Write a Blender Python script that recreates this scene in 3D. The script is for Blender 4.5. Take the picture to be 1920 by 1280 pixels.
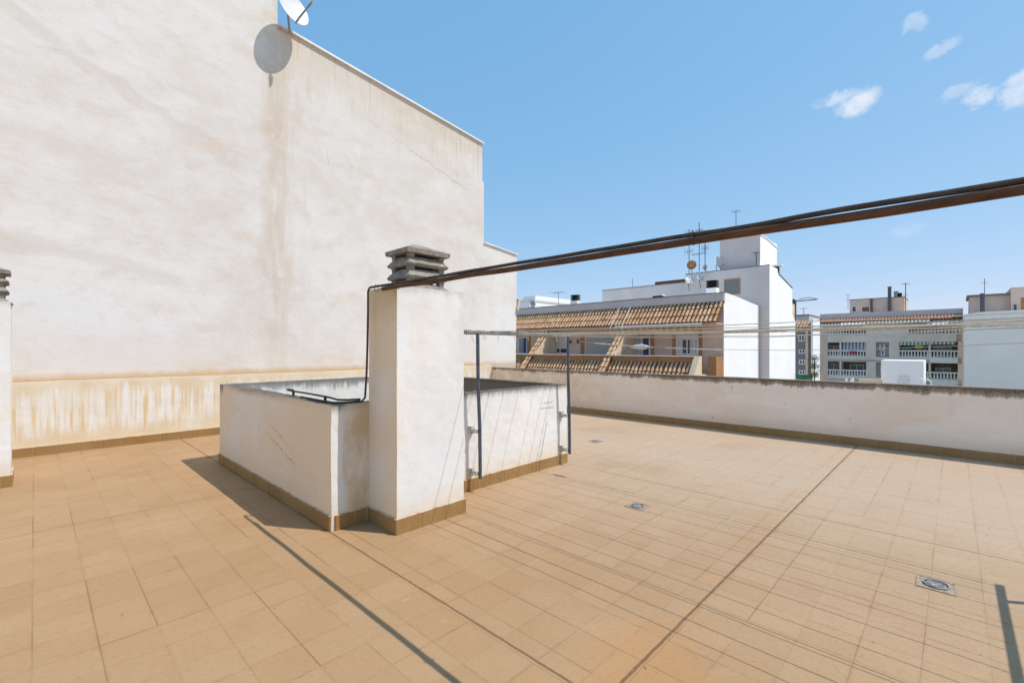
import bpy, bmesh, math, random
from mathutils import Vector, noise, Matrix
random.seed(7)
R = math.radians
scene = bpy.context.scene
for o in list(bpy.data.objects): bpy.data.objects.remove(o)
# ------------------------------------------------------------------ camera, sky, sun, exposure
# world axes: X runs along the clothes frame wall, Y along the long parapet on the right, floor at z = 0
H = 1.586; F = 862.0; HX, HY = 960.0, 652.0
TH = math.atan((1790.0 - HX) / F)
cam_d = bpy.data.cameras.new("camera"); cam = bpy.data.objects.new("camera", cam_d)
scene.collection.objects.link(cam); scene.camera = cam
cam_d.sensor_width = 36; cam_d.lens = F / 1920 * 36; cam_d.shift_y = (HY - 640) / 1920
cam_d.clip_start = 0.05; cam_d.clip_end = 4000
cam.location = (0, 0, H); cam.rotation_euler = (R(90), 0, -math.atan2(math.cos(TH), math.sin(TH)))
SUN = Vector((0.325, -0.515, 1.0)).normalized()
sd = bpy.data.lights.new("sun", 'SUN'); sun = bpy.data.objects.new("sun", sd); scene.collection.objects.link(sun)
sd.energy = 2.75; sd.angle = R(0.33); sd.color = (1.0, 0.95, 0.885)
sun.rotation_euler = SUN.to_track_quat('Z', 'Y').to_euler(); sun.location = (5, -8, 20)
world = bpy.data.worlds.new("World"); scene.world = world; world.use_nodes = True
scene.view_settings.view_transform = 'Standard'; scene.view_settings.look = 'None'
scene.view_settings.exposure = 0.63; scene.view_settings.gamma = 1

def ray(x, y):
    r = (x - HX) / F; u = -(y - HY) / F
    return Vector((r * math.sin(TH) + math.cos(TH), -r * math.cos(TH) + math.sin(TH), u))
def onX(x, y, X):
    d = ray(x, y); return d * (X / d.x) + Vector((0, 0, H))
def onY(x, y, Y):
    d = ray(x, y); return d * (Y / d.y) + Vector((0, 0, H))
def onZ(x, y, Z=0.0):
    d = ray(x, y); return d * ((Z - H) / d.z) + Vector((0, 0, H))

# ------------------------------------------------------------------ node helpers
class T:
    """a tiny expression wrapper over shader nodes"""
    def __init__(s, nt): s.nt = nt
    def n(s, typ, **kw):
        nd = s.nt.nodes.new(typ)
        for k, v in kw.items(): setattr(nd, k, v)
        return nd
    def put(s, sock, v):
        if isinstance(v, V): s.nt.links.new(v.s, sock)
        elif isinstance(v, bpy.types.NodeSocket): s.nt.links.new(v, sock)
        elif v is not None:
            if isinstance(v, tuple) and sock.type == 'RGBA' and len(v) == 3: v = v + (1,)
            sock.default_value = v
    def m(s, op, a, b=None, c=None, clamp=False):
        nd = s.n('ShaderNodeMath', operation=op, use_clamp=clamp)
        for i, q in enumerate((a, b, c)):
            if q is not None: s.put(nd.inputs[i], q)
        return V(s, nd.outputs[0])
    def sm(s, x, a, b, lo=0.0, hi=1.0):
        nd = s.n('ShaderNodeMapRange', interpolation_type='SMOOTHSTEP')
        s.put(nd.inputs[0], x); s.put(nd.inputs[1], a); s.put(nd.inputs[2], b); s.put(nd.inputs[3], lo); s.put(nd.inputs[4], hi)
        return V(s, nd.outputs[0])
    def pos(s):
        g = s.n('ShaderNodeNewGeometry'); return V(s, g.outputs['Position'])
    def sep(s, v):
        nd = s.n('ShaderNodeSeparateXYZ'); s.put(nd.inputs[0], v); return [V(s, o) for o in nd.outputs]
    def comb(s, x, y, z):
        nd = s.n('ShaderNodeCombineXYZ')
        for i, q in enumerate((x, y, z)): s.put(nd.inputs[i], q)
        return V(s, nd.outputs[0])
    def scl(s, v, k):
        nd = s.n('ShaderNodeVectorMath', operation='MULTIPLY'); s.put(nd.inputs[0], v); s.put(nd.inputs[1], k); return V(s, nd.outputs[0])
    def noise(s, v, sc=1.0, det=4.0, rough=0.55, dist=0.0):
        nd = s.n('ShaderNodeTexNoise'); s.put(nd.inputs['Vector'], v)
        nd.inputs['Scale'].default_value = sc; nd.inputs['Detail'].default_value = det
        nd.inputs['Roughness'].default_value = rough; nd.inputs['Distortion'].default_value = dist
        return V(s, nd.outputs[0])
    def white(s, v):
        nd = s.n('ShaderNodeTexWhiteNoise', noise_dimensions='3D'); s.put(nd.inputs['Vector'], v); return V(s, nd.outputs[0])
    def mix(s, f, a, b, bt='MIX'):
        nd = s.n('ShaderNodeMix', data_type='RGBA', blend_type=bt)
        s.put(nd.inputs[0], f); s.put(nd.inputs[6], a); s.put(nd.inputs[7], b)
        return V(s, nd.outputs[2])
    def seg(s, a, b, p, q, w, wob):
        """mask of a wobbly line from p to q in coordinates (a, b)"""
        dx, dz = q[0] - p[0], q[1] - p[1]; L = math.hypot(dx, dz)
        ax, az = a - p[0], b - p[1]
        t = ax * (dx / L) + az * (dz / L); d = ax * (-dz / L) + az * (dx / L) + wob
        return s.sm(s.m('ABSOLUTE', d), w, w * .3) * s.sm(t, 0, L * .1) * s.sm(t, L, L * .9)
class V:
    def __init__(s, t, so): s.t = t; s.s = so
    def __add__(s, o): return s.t.m('ADD', s, o)
    __radd__ = __add__
    def __sub__(s, o): return s.t.m('SUBTRACT', s, o)
    def __rsub__(s, o): return s.t.m('SUBTRACT', o, s)
    def __mul__(s, o): return s.t.m('MULTIPLY', s, o)
    __rmul__ = __mul__
    def __truediv__(s, o): return s.t.m('DIVIDE', s, o)
MATS = {}
def mat(name, build):
    m = bpy.data.materials.new(name); m.use_nodes = True; t = T(m.node_tree)
    b = m.node_tree.nodes['Principled BSDF']
    r = build(t)
    t.put(b.inputs['Base Color'], r['c']); t.put(b.inputs['Roughness'], r.get('r', .8))
    t.put(b.inputs['Metallic'], r.get('m', 0.0)); t.put(b.inputs['Specular IOR Level'], r.get('s', .3))
    if 'h' in r:
        bp = t.n('ShaderNodeBump'); bp.inputs['Distance'].default_value = r.get('hd', .005); bp.inputs['Strength'].default_value = r.get('hs', .6)
        t.put(bp.inputs['Height'], r['h']); m.node_tree.links.new(bp.outputs[0], b.inputs['Normal'])
    if 'a' in r: t.put(b.inputs['Alpha'], r['a'])
    MATS[name] = m; return m
def simple(name, col, rough=.75, var=.12, sc=6.0, metal=0.0, spec=.3, bump=0.0):
    def f(t):
        p = t.pos(); n = t.noise(p, sc, 5, .6)
        c = t.mix(t.sm(n, .3, .7), tuple(v * (1 - var) for v in col), tuple(min(1, v * (1 + var)) for v in col))
        d = dict(c=c, r=rough, m=metal, s=spec)
        if bump: d['h'] = n; d['hd'] = bump
        return d
    return mat(name, f)

# ---- world
def build_world():
    t = T(world.node_tree); bg = world.node_tree.nodes['Background']
    sky = t.n('ShaderNodeTexSky', sky_type='NISHITA', sun_disc=False)
    sky.sun_elevation = math.asin(SUN.z); sky.sun_rotation = math.atan2(SUN.x, SUN.y)
    sky.altitude = 50; sky.air_density = 1.0; sky.dust_density = 0.25; sky.ozone_density = 2.2
    tc = t.n('ShaderNodeTexCoord'); d = V(t, tc.outputs['Generated'])
    nrm = t.n('ShaderNodeVectorMath', operation='NORMALIZE'); t.put(nrm.inputs[0], d); dn = V(t, nrm.outputs[0])
    x, y, z = t.sep(dn)
    w1 = t.noise(dn, 22, 8, .68) - .5; w2 = t.noise(t.scl(dn, (1, 1, 1.5)), 26, 8, .68, .3) - .5
    mask = None
    for (px_, py_, ra, rz, k) in ((1612, 188, .034, .024, 1.0), (1580, 180, .03, .012, .7), (1714, 45, .022, .013, .5), (1768, 88, .028, .009, .45),
                                  (1845, 178, .022, .016, .75), (1795, 174, .03, .010, .4), (1912, 168, .022, .032, .8), (1705, 430, .03, .012, .2), (1545, 190, .025, .010, .3)):
        c = ray(px_, py_).normalized(); hd = Vector((c.x, c.y, 0)).normalized(); side = Vector((-hd.y, hd.x, 0))
        a = (x * side.x + y * side.y + w1 * .05) / ra
        b = (z - c.z + w2 * .04 + (x * side.x + y * side.y) * .15) / rz
        fr = t.sm(x * hd.x + y * hd.y, .2, .4)
        q = t.sm(a * a + b * b + (w1 + w2) * .9, .85, .0) * fr * k
        mask = q if mask is None else t.m('MAXIMUM', mask, q)
    mask = mask * t.sm(t.noise(dn, 60, 6, .65), .25, .62, .5, .92)
    # thin, high brightening towards the horizon comes from the sky model itself
    sr = t.n('ShaderNodeSeparateColor'); t.put(sr.inputs[0], sky.outputs[0]); sr = [V(t, q) for q in sr.outputs]
    cr = t.n('ShaderNodeCombineColor')   # curve per channel: a flatter, paler gradient than the model's, lifting the fill light
    for i, (g, k) in enumerate(((.69, .86), (.38, 1.57), (.27, 2.4))): t.put(cr.inputs[i], t.m('POWER', sr[i], g) * k)
    c = t.mix(mask, V(t, cr.outputs[0]), (3.5, 3.75, 4.2))
    t.put(bg.inputs[0], c); bg.inputs[1].default_value = 0.15
build_world()

# ------------------------------------------------------------------ materials
def m_floor(t):
    p = t.pos(); x, y, z = t.sep(p)
    wob = (t.noise(p, .8, 2) - .5) * .01
    sx = t.sm(x, 1.7795, 1.7805); xo = (x - .24) * (1 - sx) + (x - 1.885) * sx
    sy = t.sm(y, 1.1395, 1.1405); yo = (y - .12) * (1 - sy) + (y - 1.28) * sy
    gx = (xo + wob) / .25; gy = (yo + wob) / .25
    fx = t.m('FRACT', gx + 400.0); fy = t.m('FRACT', gy + 400.0)
    ex = t.m('MINIMUM', fx, 1 - fx); ey = t.m('MINIMUM', fy, 1 - fy)
    ix = t.m('FLOOR', gx + 400.0); iy = t.m('FLOOR', gy + 400.0)
    rn = t.white(t.comb(ix, iy, 0.0)); rn2 = t.white(t.comb(iy, ix, 5.0))
    jx = t.sm(ex + (t.noise(p, 50, 3, .7) - .5) * .012, .020, .006) * t.sm(t.white(t.comb(t.m('ROUND', gx + 400.0), t.m('FLOOR', gy / 4 + 300.0), 1.0)) + (t.noise(p, 1.3, 3) - .5) * .8, .35, 1.15, .22, 1.0)
    jy = t.sm(ey + (t.noise(p, 50, 3, .7) - .5) * .012, .020, .006) * t.sm(t.white(t.comb(t.m('ROUND', gy + 400.0), t.m('FLOOR', gx / 4 + 300.0), 2.0)) + (t.noise(p, 1.7, 3) - .5) * .8, .45, 1.25, .18, 1.0)
    j = t.m('MAXIMUM', jx, jy)
    wj = (t.noise(p, 7, 4) - .5) * .012
    def line(c, q, w): return t.sm(t.m('ABSOLUTE', c - q + wj), w, w * .6)
    ej = t.m('MAXIMUM', line(x, 1.765, .010), line(y, 1.14, .011))
    ej = t.m('MAXIMUM', ej, line(x, 5.06, .008)); ej = t.m('MAXIMUM', ej, line(y, 5.70, .007))
    ej = t.m('MAXIMUM', ej, line(y, -2.4, .012))
    n1 = t.noise(p, .55, 4, .6, .5); n2 = t.noise(p, 3.5, 5, .65); n3 = t.noise(p, 90, 3, .7); n4 = t.noise(p, 260, 2, .6)
    c = t.mix(t.sm(n1, .35, .68), (.345, .206, .098), (.388, .243, .126))
    c = t.mix(t.sm(rn, 0, 1) * .28, c, (.43, .282, .162))
    c = t.mix(t.sm(rn2, .72, 1) * .18, c, (.33, .185, .085))
    c = t.mix(t.sm(n2, .5, .75) * .3, c, (.32, .185, .09))
    # washed out paler patches towards the far right
    c = t.mix(t.sm(t.noise(p, .5, 4), .15, .5) * t.sm(x, 2.0, 7.0) * .62, c, (.51, .405, .31))
    # rust bleeding round the crossing of the two joints and along them
    dx = x - 2.15; dy = y - 1.12
    c = t.mix(t.sm(dx * dx * 1.5 + dy * dy * 3 + (n2 - .5) * .6, .42, .0) * .5, c, (.42, .20, .065))
    near = t.m('MAXIMUM', t.sm(t.m('ABSOLUTE', x - 1.72), .30, .0), t.sm(t.m('ABSOLUTE', y - 1.2), .22, .0))
    c = t.mix(near * t.sm(n2, .4, .7) * .35, c, (.42, .24, .10))
    wm = t.m('ABSOLUTE', t.noise(p, 1.1, 4, .55, .4) - .5)
    c = t.mix(t.sm(wm, .012, .0) * .07, c, (.24, .135, .07))
    grit = t.noise(p, 34, 5, .75)
    c = t.mix(t.sm(grit, .42, .7) * .28, c, (.25, .145, .075)); c = t.mix(t.sm(n3, .52, .75) * .30, c, (.27, .16, .09)); c = t.mix(t.sm(n4, .5, .72) * .26, c, (.64, .50, .36))
    c = t.mix(t.sm(t.noise(p, 24, 2, .5), .735, .76) * .6, c, (.10, .06, .04))
    dirt = t.m('MAXIMUM', t.sm(ex, .09, .02), t.sm(ey, .09, .02)) * t.sm(n2 + (grit - .5) * .4, .42, .66)
    c = t.mix(dirt * .16, c, (.23, .13, .06))
    c = t.mix(j * t.sm(n2, .3, .7, .35, .78), c, (.20, .105, .05))
    c = t.mix(ej * t.sm(grit, .25, .55, .45, .85), c, (.15, .075, .035))
    # small white scratches
    sc = t.seg(x, y, (1.66, 2.49), (1.60, 2.50), .003, wj * .3); sc = t.m('MAXIMUM', sc, t.seg(x, y, (1.67, 2.13), (1.63, 2.135), .003, wj * .3)); sc = t.m('MAXIMUM', sc, t.seg(x, y, (1.66, 3.02), (1.62, 3.03), .003, wj * .3))
    c = t.mix(sc * .55, c, (.7, .6, .46))
    h = (1 - j) * .8 + (1 - ej) * .6 + rn * .25 + n3 * .12 + n4 * .06
    return dict(c=c, r=t.sm(n2, .3, .8, .62, .86), h=h + grit * .12, hd=.0035, hs=.7, s=.25)
M_FLOOR = mat('terracotta_floor_tiles', m_floor)

def m_skirt(t):
    p = t.pos(); x, y, z = t.sep(p)
    n = t.noise(p, 2.2, 4); n2 = t.noise(p, 30, 4, .65)
    fx = t.m('FRACT', x / .25 + 100.06); fy = t.m('FRACT', y / .25 + 100.4)
    g = t.n('ShaderNodeNewGeometry'); nx, ny, nz = t.sep(V(t, g.outputs['True Normal']))
    ax = t.sm(t.m('ABSOLUTE', ny), .4, .6); ay = t.sm(t.m('ABSOLUTE', nx), .4, .6)
    ln = t.m('MAXIMUM', t.sm(fx, .018, .008) * ax, t.sm(fy, .018, .008) * ay)
    rn = t.white(t.comb(t.m('FLOOR', x / .25 + 100.06) * ax, t.m('FLOOR', y / .25 + 100.4) * ay, 0.0))
    c = t.mix(t.sm(n, .3, .7), (.30, .165, .055), (.37, .22, .085)); c = t.mix(rn * .3, c, (.25, .13, .04))
    c = t.mix(t.sm(n2, .55, .75) * .3, c, (.42, .29, .14)); c = t.mix(ln * .75, c, (.48, .38, .24))
    # mortar smeared over the upper edge
    c = t.mix(t.sm(z + (t.noise(p, 14, 4, .7) - .5) * .03, .126, .134) * .8, c, (.6, .53, .42))
    return dict(c=c, r=t.sm(n2, .3, .7, .3, .5), h=n2 - ln, hd=.002, s=.45)
M_SKIRT = mat('glazed_brown_skirting', m_skirt)

def trowel(t, p):
    a = t.noise(p, 5, 5, .6, .6); b = t.noise(t.scl(p, (1, 1, 2.2)), 1.6, 4, .6, 1.0); c = t.noise(p, 60, 3, .6)
    return a * .5 + b * 1.6 + c * .14
def m_white(t, base=(.81, .78, .735), warm=(.70, .56, .38), x0=None, grime=1.09, gk=.5, extra=None):
    p = t.pos(); x, y, z = t.sep(p)
    n = t.noise(p, .9, 4, .6, .4); n2 = t.noise(p, 4, 5, .65); n3 = t.noise(p, 40, 3)
    st = t.noise(t.scl(p, (1, 1, .12)), 9, 4, .6)
    c = t.mix(t.sm(n, .35, .7), base, tuple(v * .93 for v in base))
    c = t.mix(t.sm(n2, .45, .75) * .35, c, (.72, .64, .53))
    c = t.mix(t.sm(t.noise(t.scl(p, (1, 1, .35)), 2.3, 5, .65, .5), .48, .72) * .45, c, (.76, .66, .51))
    g0 = t.n('ShaderNodeNewGeometry'); nz0 = t.sep(V(t, g0.outputs['True Normal']))[2]
    hair = t.m('ABSOLUTE', t.noise(p, 2.6, 6, .7, .3) - .5)
    c = t.mix(t.sm(hair, .004, .0) * t.sm(n, .52, .62) * .3, c, (.34, .28, .22))
    low = t.sm(z + (n - .5) * .35 + (st - .5) * .12, .42, .08)
    c = t.mix(low * .55, c, warm)
    c = t.mix(t.sm(z + (n2 - .5) * .05, .17, .13) * .35, c, (.66, .49, .28))
    chip = t.sm(t.noise(t.scl(p, (1, 1, 2)), 22, 4, .7), .64, .70) * t.sm(z, .22, .15)
    c = t.mix(chip * .6, c, (.25, .2, .15))
    top = t.sm(z + (t.noise(t.scl(p, (1, 1, .3)), 16, 5, .7) - .5) * .12, grime - .08, grime + .01)
    c = t.mix(top * gk, c, (.20, .18, .155)); c = t.mix(t.sm(z, grime - .006, grime - .001) * (gk * .9) * t.sm(n2, .3, .6, .7, 1), c, (.10, .088, .075))
    c = t.mix(t.sm(nz0, .5, .8) * t.sm(n2, .2, .55) * min(1, gk * 1.4), c, (.115, .10, .085)); c = t.mix(t.sm(nz0, .5, .8) * t.sm(n3, .5, .7) * .35, c, (.42, .39, .34))
    if extra: c = extra(t, c, x, y, z, p, n2)
    return dict(c=c, r=.9, h=trowel(t, p), hd=.006, hs=.42, s=.15)
def ex_well(t, c, x, y, z, p, n2):
    # scuffs and hairline cracks on the long side, ochre tint beside the chimney
    w = (t.noise(p, 7, 6, .8) - .5) * .16
    g = t.n('ShaderNodeNewGeometry'); k = t.sm(t.sep(V(t, g.outputs['True Normal']))[0], -.4, -.7) * t.sm(x, 2.3, 2.2)
    m = t.seg(y, z, (5.42, .79), (4.95, .62), .011, w); m = t.m('MAXIMUM', m, t.seg(y, z, (5.5, .66), (4.65, .42), .009, w))
    m = t.m('MAXIMUM', m, t.seg(y, z, (4.95, .62), (4.6, .55), .007, w)); m = t.m('MAXIMUM', m, t.seg(y, z, (6.7, .83), (6.45, .8), .005, w))
    sp = t.sm(t.noise(p, 9, 3, .5), .70, .74)
    marks = t.m('MAXIMUM', m, sp * .6) * k
    c = t.mix(t.sm(t.noise(p, .9, 4), .15, .6) * k * .9, c, (.84, .64, .43)); c = t.mix(marks * t.sm(t.noise(p, 14, 3), .35, .6) * .75, c, (.27, .20, .16))  # tan dirt, deepened with the warm tone of shade on this side
    c = t.mix(t.sm(y, 3.92, 3.90) * t.sm(x, 1.86, 1.95) * t.sm(x, 2.3, 2.2) * .6, c, (.74, .59, .41))
    k2 = t.sm(y, 3.94, 3.92) * t.sm(x, 1.87, 1.9) * t.sm(x, 2.3, 2.2)
    c = t.mix(k2 * t.sm(t.noise(t.scl(p, (1, 1, .4)), 7, 3), .35, .65) * .7, c, (.55, .38, .18))
    # grey scrapes near the far post
    w2 = (t.noise(p, 25, 4, .7) - .5) * .05
    m3 = t.m('MAXIMUM', t.seg(x, z, (4.62, .86), (4.84, .865), .013, w2), t.seg(x, z, (4.55, .80), (4.85, .785), .013, w2))
    c = t.mix(m3 * t.sm(y, 3.94, 3.92) * .7, c, (.35, .32, .29))
    # streaked black inner side
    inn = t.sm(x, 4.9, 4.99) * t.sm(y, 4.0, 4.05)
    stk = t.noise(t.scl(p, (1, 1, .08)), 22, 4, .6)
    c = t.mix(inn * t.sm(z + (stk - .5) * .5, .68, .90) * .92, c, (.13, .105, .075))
    far = t.sm(y, 7.15, 7.19); c = t.mix(far * t.sm(z + (stk - .5) * .25 + (n2 - .5) * .2, .90, 1.04) * .8, c, (.20, .19, .185))
    return c
M_WELL = mat('weathered_well_render', lambda t: m_white(t, extra=ex_well, gk=.85, grime=1.078))
def ex_pil(t, c, x, y, z, p, n2):
    side = t.sm(x, 2.145, 2.139) * t.sm(x, 1.0, 1.2)
    c = t.mix(side * t.sm(t.noise(p, 1.4, 3), .1, .6) * .9, c, (.86, .65, .43))  # side tan: partly dirt, partly warm shade put into the colour
    c = t.mix(side * t.sm(z + (n2 - .5) * .4, 1.75, 2.05) * .5, c, (.55, .38, .17))
    c = t.mix(t.sm(x + (n2 - .5) * .1, 2.78, 2.86) * t.sm(z, 1.2, 1.9) * .35, c, (.55, .52, .47))
    return c
M_PILLAR = mat('chimney_render', lambda t: m_white(t, base=(.82, .80, .775), grime=2.125, gk=.35, extra=ex_pil))

def m_tall(t):
    p = t.pos(); x, y, z = t.sep(p)
    n = t.noise(t.scl(p, (.6, .6, 1)), .55, 5, .6, .8); n2 = t.noise(t.scl(p, (.8, .8, 1.3)), 1.5, 6, .62, .35); n3 = t.noise(p, 9, 4, .6)
    c = t.mix(t.sm(n, .34, .66), (.69, .635, .575), (.755, .722, .68))
    c = t.mix(t.sm(n2, .48, .74) * .45, c, (.62, .53, .44))
    c = t.mix(t.sm(t.noise(p, .9, 4, .6, .4), .55, .75) * .35, c, (.66, .585, .53))
    # pale repaired patch low on the left, with a soft beige rim above it
    d = t.sm((x - .35) * (x - .35) * .55 + (z - 1.55) * (z - 1.55) * 1.5 + (n2 - .5) * .9, 1.35, 1.0)
    c = t.mix(d * .5, c, (.76, .755, .75))
    # soft diagonal bands of old render
    for (pp, q, w, k) in (((-1.2, 6.9), (2.9, 4.9), .16, .30), ((-1.0, 3.4), (2.0, 2.75), .18, .30), ((-1, 4.9), (1.6, 4.5), .14, .12)):
        c = t.mix(t.seg(x, z, pp, q, w, (n2 - .5) * .7 + (n - .5) * .5) * k, c, (.56, .48, .41))
    # the brown run under the roof step
    stv = t.noise(t.scl(p, (1, 1, .15)), 7, 4, .6)
    run = t.sm(t.m('ABSOLUTE', x - 3.36 + (n2 - .5) * .35), .44, .02) * t.sm(z, .9, 3.5, .5, 1.0) * t.sm(z, 8.4, 6.6, .5, 1.0)
    c = t.mix(run * t.sm(stv + (n3 - .5) * .3, .28, .60) * .48, c, (.54, .40, .26))
    c = t.mix(t.sm(t.m('ABSOLUTE', x - 3.8 + (n2 - .5) * .5), .5, .0) * t.sm(stv, .45, .7) * t.sm(z, 1.5, 4) * .35, c, (.58, .47, .35))
    m5 = t.noise(p, 3.4, 6, .7, .4); c = t.mix(t.sm(m5, .5, .72) * .40, c, (.65, .555, .475)); c = t.mix(t.sm(m5, .48, .3) * .3, c, (.79, .775, .755))
    m6 = t.noise(t.scl(p, (1, 1, 2)), 1.0, 4, .6); c = t.mix(t.sm(m6, .56, .7) * .4, c, (.66, .54, .43))
    # washes under the coping of the lower roof
    roof = z - (8.05 - (x - 3.6) * .103)
    k = t.sm(roof + (stv - .5) * 1.5, -1.6, .1) * t.sm(x, 3.3, 3.6)
    dr = t.noise(t.scl(p, (1, 1, .06)), 11, 4, .65)
    c = t.mix(k * .55, c, (.60, .48, .34)); c = t.mix(k * t.sm(dr, .52, .66) * .4, c, (.45, .34, .22))
    spots = t.sm(t.noise(p, 3.3, 1, .5), .735, .75) * 0
    # settlement crack
    w = (t.noise(p, 3.2, 5, .7) - .5) * .25
    c = t.mix(t.seg(x, z, (4.9, 7.0), (8.6, 5.95), .013, w) * t.sm(x, 5.4, 7.3, .15, .6) * t.sm(n3, .35, .55, .4, 1.0), c, (.26, .20, .16))
    c = t.mix(t.seg(x, z, (4.4, 5.9), (4.45, 5.55), .012, w * .2) * .3, c, (.3, .25, .2))
    # ochre ledge stain at the bottom and warm foot
    foot = t.sm(z + (t.noise(t.scl(p, (1, 1, .6)), 5, 4, .6) - .5) * .10, 1.24, 1.10)
    c = t.mix(foot * .9, c, (.52, .30, .12)); c = t.mix(t.sm(z + (n3 - .5) * .04, 1.125, 1.10) * .6, c, (.34, .21, .11))
    c = t.mix(t.sm(z + (n2 - .5) * .8, 1.9, 1.2) * .25, c, (.70, .58, .45))
    c = t.mix(t.sm(x, 8.6, 9.6) * t.sm(z, 3.5, 2.0) * .3, c, (.78, .76, .74))
    h = t.noise(t.scl(p, (.9, .9, 1.5)), 2.4, 5, .6, .25) * 1.5 + t.noise(p, 9, 5, .65, .3) * .6 + t.noise(p, 80, 2) * .08
    return dict(c=c, r=.93, h=h, hd=.009, hs=.5, s=.1)
M_TALL = mat('patchy_old_render', m_tall)

def m_lpar(t):
    p = t.pos(); x, y, z = t.sep(p)
    s1 = t.noise(t.scl(p, (1, 1, .04)), 8.5, 4, .6); s2 = t.noise(t.scl(p, (1, 1, .05)), 26, 4, .6); n = t.noise(p, 3, 5, .6); n3 = t.noise(p, 30, 4, .7)
    lf = t.noise(p, 1.1, 3); s3 = t.noise(t.scl(p, (1, 1, .02)), 17, 2, .5)
    band = t.sm(z + (s2 - .5) * .25 + (s3 - .5) * .6 + (lf - .5) * .3, 1.0, .82) * t.sm(z + (n - .5) * .3 + (s3 - .5) * .5, .16, .42) * t.sm(lf, .25, .5, .45, 1.0)
    c = t.mix(t.sm(n, .3, .7), (.70, .56, .38), (.74, .64, .48))
    c = t.mix(band * t.sm(s1 + (s2 - .5) * .6, .66, .38) * .85, c, (.79, .775, .75))
    c = t.mix(band * t.sm(s2 + (s1 - .5) * .6, .55, .66) * .55, c, (.66, .44, .19))
    c = t.mix(t.sm(z + (n - .5) * .1, 1.0, 1.07) * .4, c, (.76, .68, .56))
    c = t.mix(t.sm(z + (n - .5) * .08, .24, .12) * .5, c, (.74, .58, .36))
    c = t.mix(t.sm(n3, .66, .72) * .5 * t.sm(z, .45, .2), c, (.42, .28, .16))
    c = t.mix(t.sm(t.noise(t.scl(p, (1, 1, 4)), 12, 5, .7), .6, .68) * t.sm(z, .99, 1.05) * .5, c, (.3, .22, .15))
    return dict(c=c, r=.9, h=trowel(t, p) + n3 * .3, hd=.006, hs=.6, s=.15)
M_LPAR = mat('streaked_parapet_render', m_lpar)

def m_rpar(t):
    p = t.pos(); x, y, z = t.sep(p)
    n = t.noise(t.scl(p, (1, .6, 1.6)), 1.3, 5, .6, .6); n2 = t.noise(p, 5, 5, .65); n3 = t.noise(p, 40, 4, .7)
    c = t.mix(t.sm(n, .32, .68), (.88, .71, .57), (.92, .81, .70))
    c = t.mix(t.sm(n2, .5, .75) * .25, c, (.70, .56, .43))
    c = t.mix(t.sm(z + (n2 - .5) * .15, .35, .12) * .4, c, (.66, .49, .32))
    farl = t.sm(y, 4.5, 8.5)
    c = t.mix(farl * t.sm(n2, .3, .6) * .6, c, (.64, .49, .30))
    drip = t.noise(t.scl(p, (1, 1, .25)), 3.0, 5, .68); d2 = t.noise(t.scl(p, (1, 1, .4)), 11, 5, .7)
    e = z + (drip - .5) * .22 + (d2 - .5) * .12
    thick = t.sm(y, 7.5, 3.0, .0, .05)
    c = t.mix(t.sm(e + thick, .935, .985) * .9, c, (.25, .19, .135))
    c = t.mix(t.sm(e + thick, 1.0, 1.03) * t.sm(n3, .35, .6, .4, .9), c, (.13, .10, .075))
    c = t.mix(t.sm(z, 1.018, 1.024) * t.sm(n2, .35, .6) * .5, c, (.40, .36, .30))
    c = t.mix(t.sm(t.noise(p, 8, 1), .75, .77) * .5, c, (.3, .22, .16))
    return dict(c=c, r=.93, h=trowel(t, p) + n3 * .25, hd=.007, hs=.6, s=.1)
M_RPAR = mat('lichen_topped_parapet_render', m_rpar)

def m_conc(t):
    p = t.pos(); n = t.noise(p, 12, 5, .7); n2 = t.noise(p, 70, 4, .7); n3 = t.noise(p, 2, 3)
    c = t.mix(t.sm(n, .3, .7), (.19, .165, .135), (.36, .325, .28)); c = t.mix(t.sm(n2, .52, .7) * .5, c, (.12, .10, .08))
    c = t.mix(t.sm(n3, .5, .65) * .3, c, (.27, .24, .19))
    return dict(c=c, r=.95, h=n + n2 * .5, hd=.006, s=.1)
M_CONC = mat('rough_cast_concrete', m_conc)
def m_rust(t):
    p = t.pos(); n = t.noise(t.scl(p, (1, .3, 1)), 25, 5, .7); n2 = t.noise(p, 120, 3)
    c = t.mix(t.sm(n, .3, .7), (.065, .031, .017), (.145, .066, .032)); c = t.mix(t.sm(n2, .55, .75) * .3, c, (.17, .095, .05))
    return dict(c=c, r=.75, h=n, hd=.002, s=.3)
M_RUST = mat('rusty_steel', m_rust)
M_CABLE = simple('sun_faded_black_conduit', (.060, .048, .038), .6, .3, 18)
M_POST = simple('blue_grey_painted_steel', (.085, .10, .128), .45, .22, 14, metal=.3, spec=.5)
M_ROPE = simple('cream_plastic_cord', (.60, .54, .42), .6, .18, 60)
M_ROPED = simple('greyed_plastic_cord', (.42, .38, .32), .7, .2, 60)
M_MORTAR = simple('mortar_blob', (.50, .46, .40), .95, .25, 25, bump=.01)
M_DISH = simple('off_white_enamel', (.60, .61, .62), .45, .04, 3)
M_STEEL = simple('galvanised_steel', (.33, .32, .30), .5, .2, 20, metal=.6)
M_BLACK = simple('black_and_gap_shade', (.02, .018, .016), .95, .2, 9)
M_DRAIN = simple('weathered_drain_metal', (.36, .34, .32), .55, .35, 40, metal=.5)
M_DRAINF = simple('grimy_drain_surround', (.33, .255, .18), .85, .3, 50)
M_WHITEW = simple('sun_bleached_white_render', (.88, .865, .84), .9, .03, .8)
M_SHADEW = simple('lilac_and_shaded_white_render', (.60, .535, .51), .92, .06, .7)  # lilac-grey coat, also white walls with their shade put into the colour
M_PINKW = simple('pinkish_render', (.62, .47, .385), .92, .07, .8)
M_OCHRE = simple('ochre_painted_render', (.38, .195, .09), .9, .10, 1.2)
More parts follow.
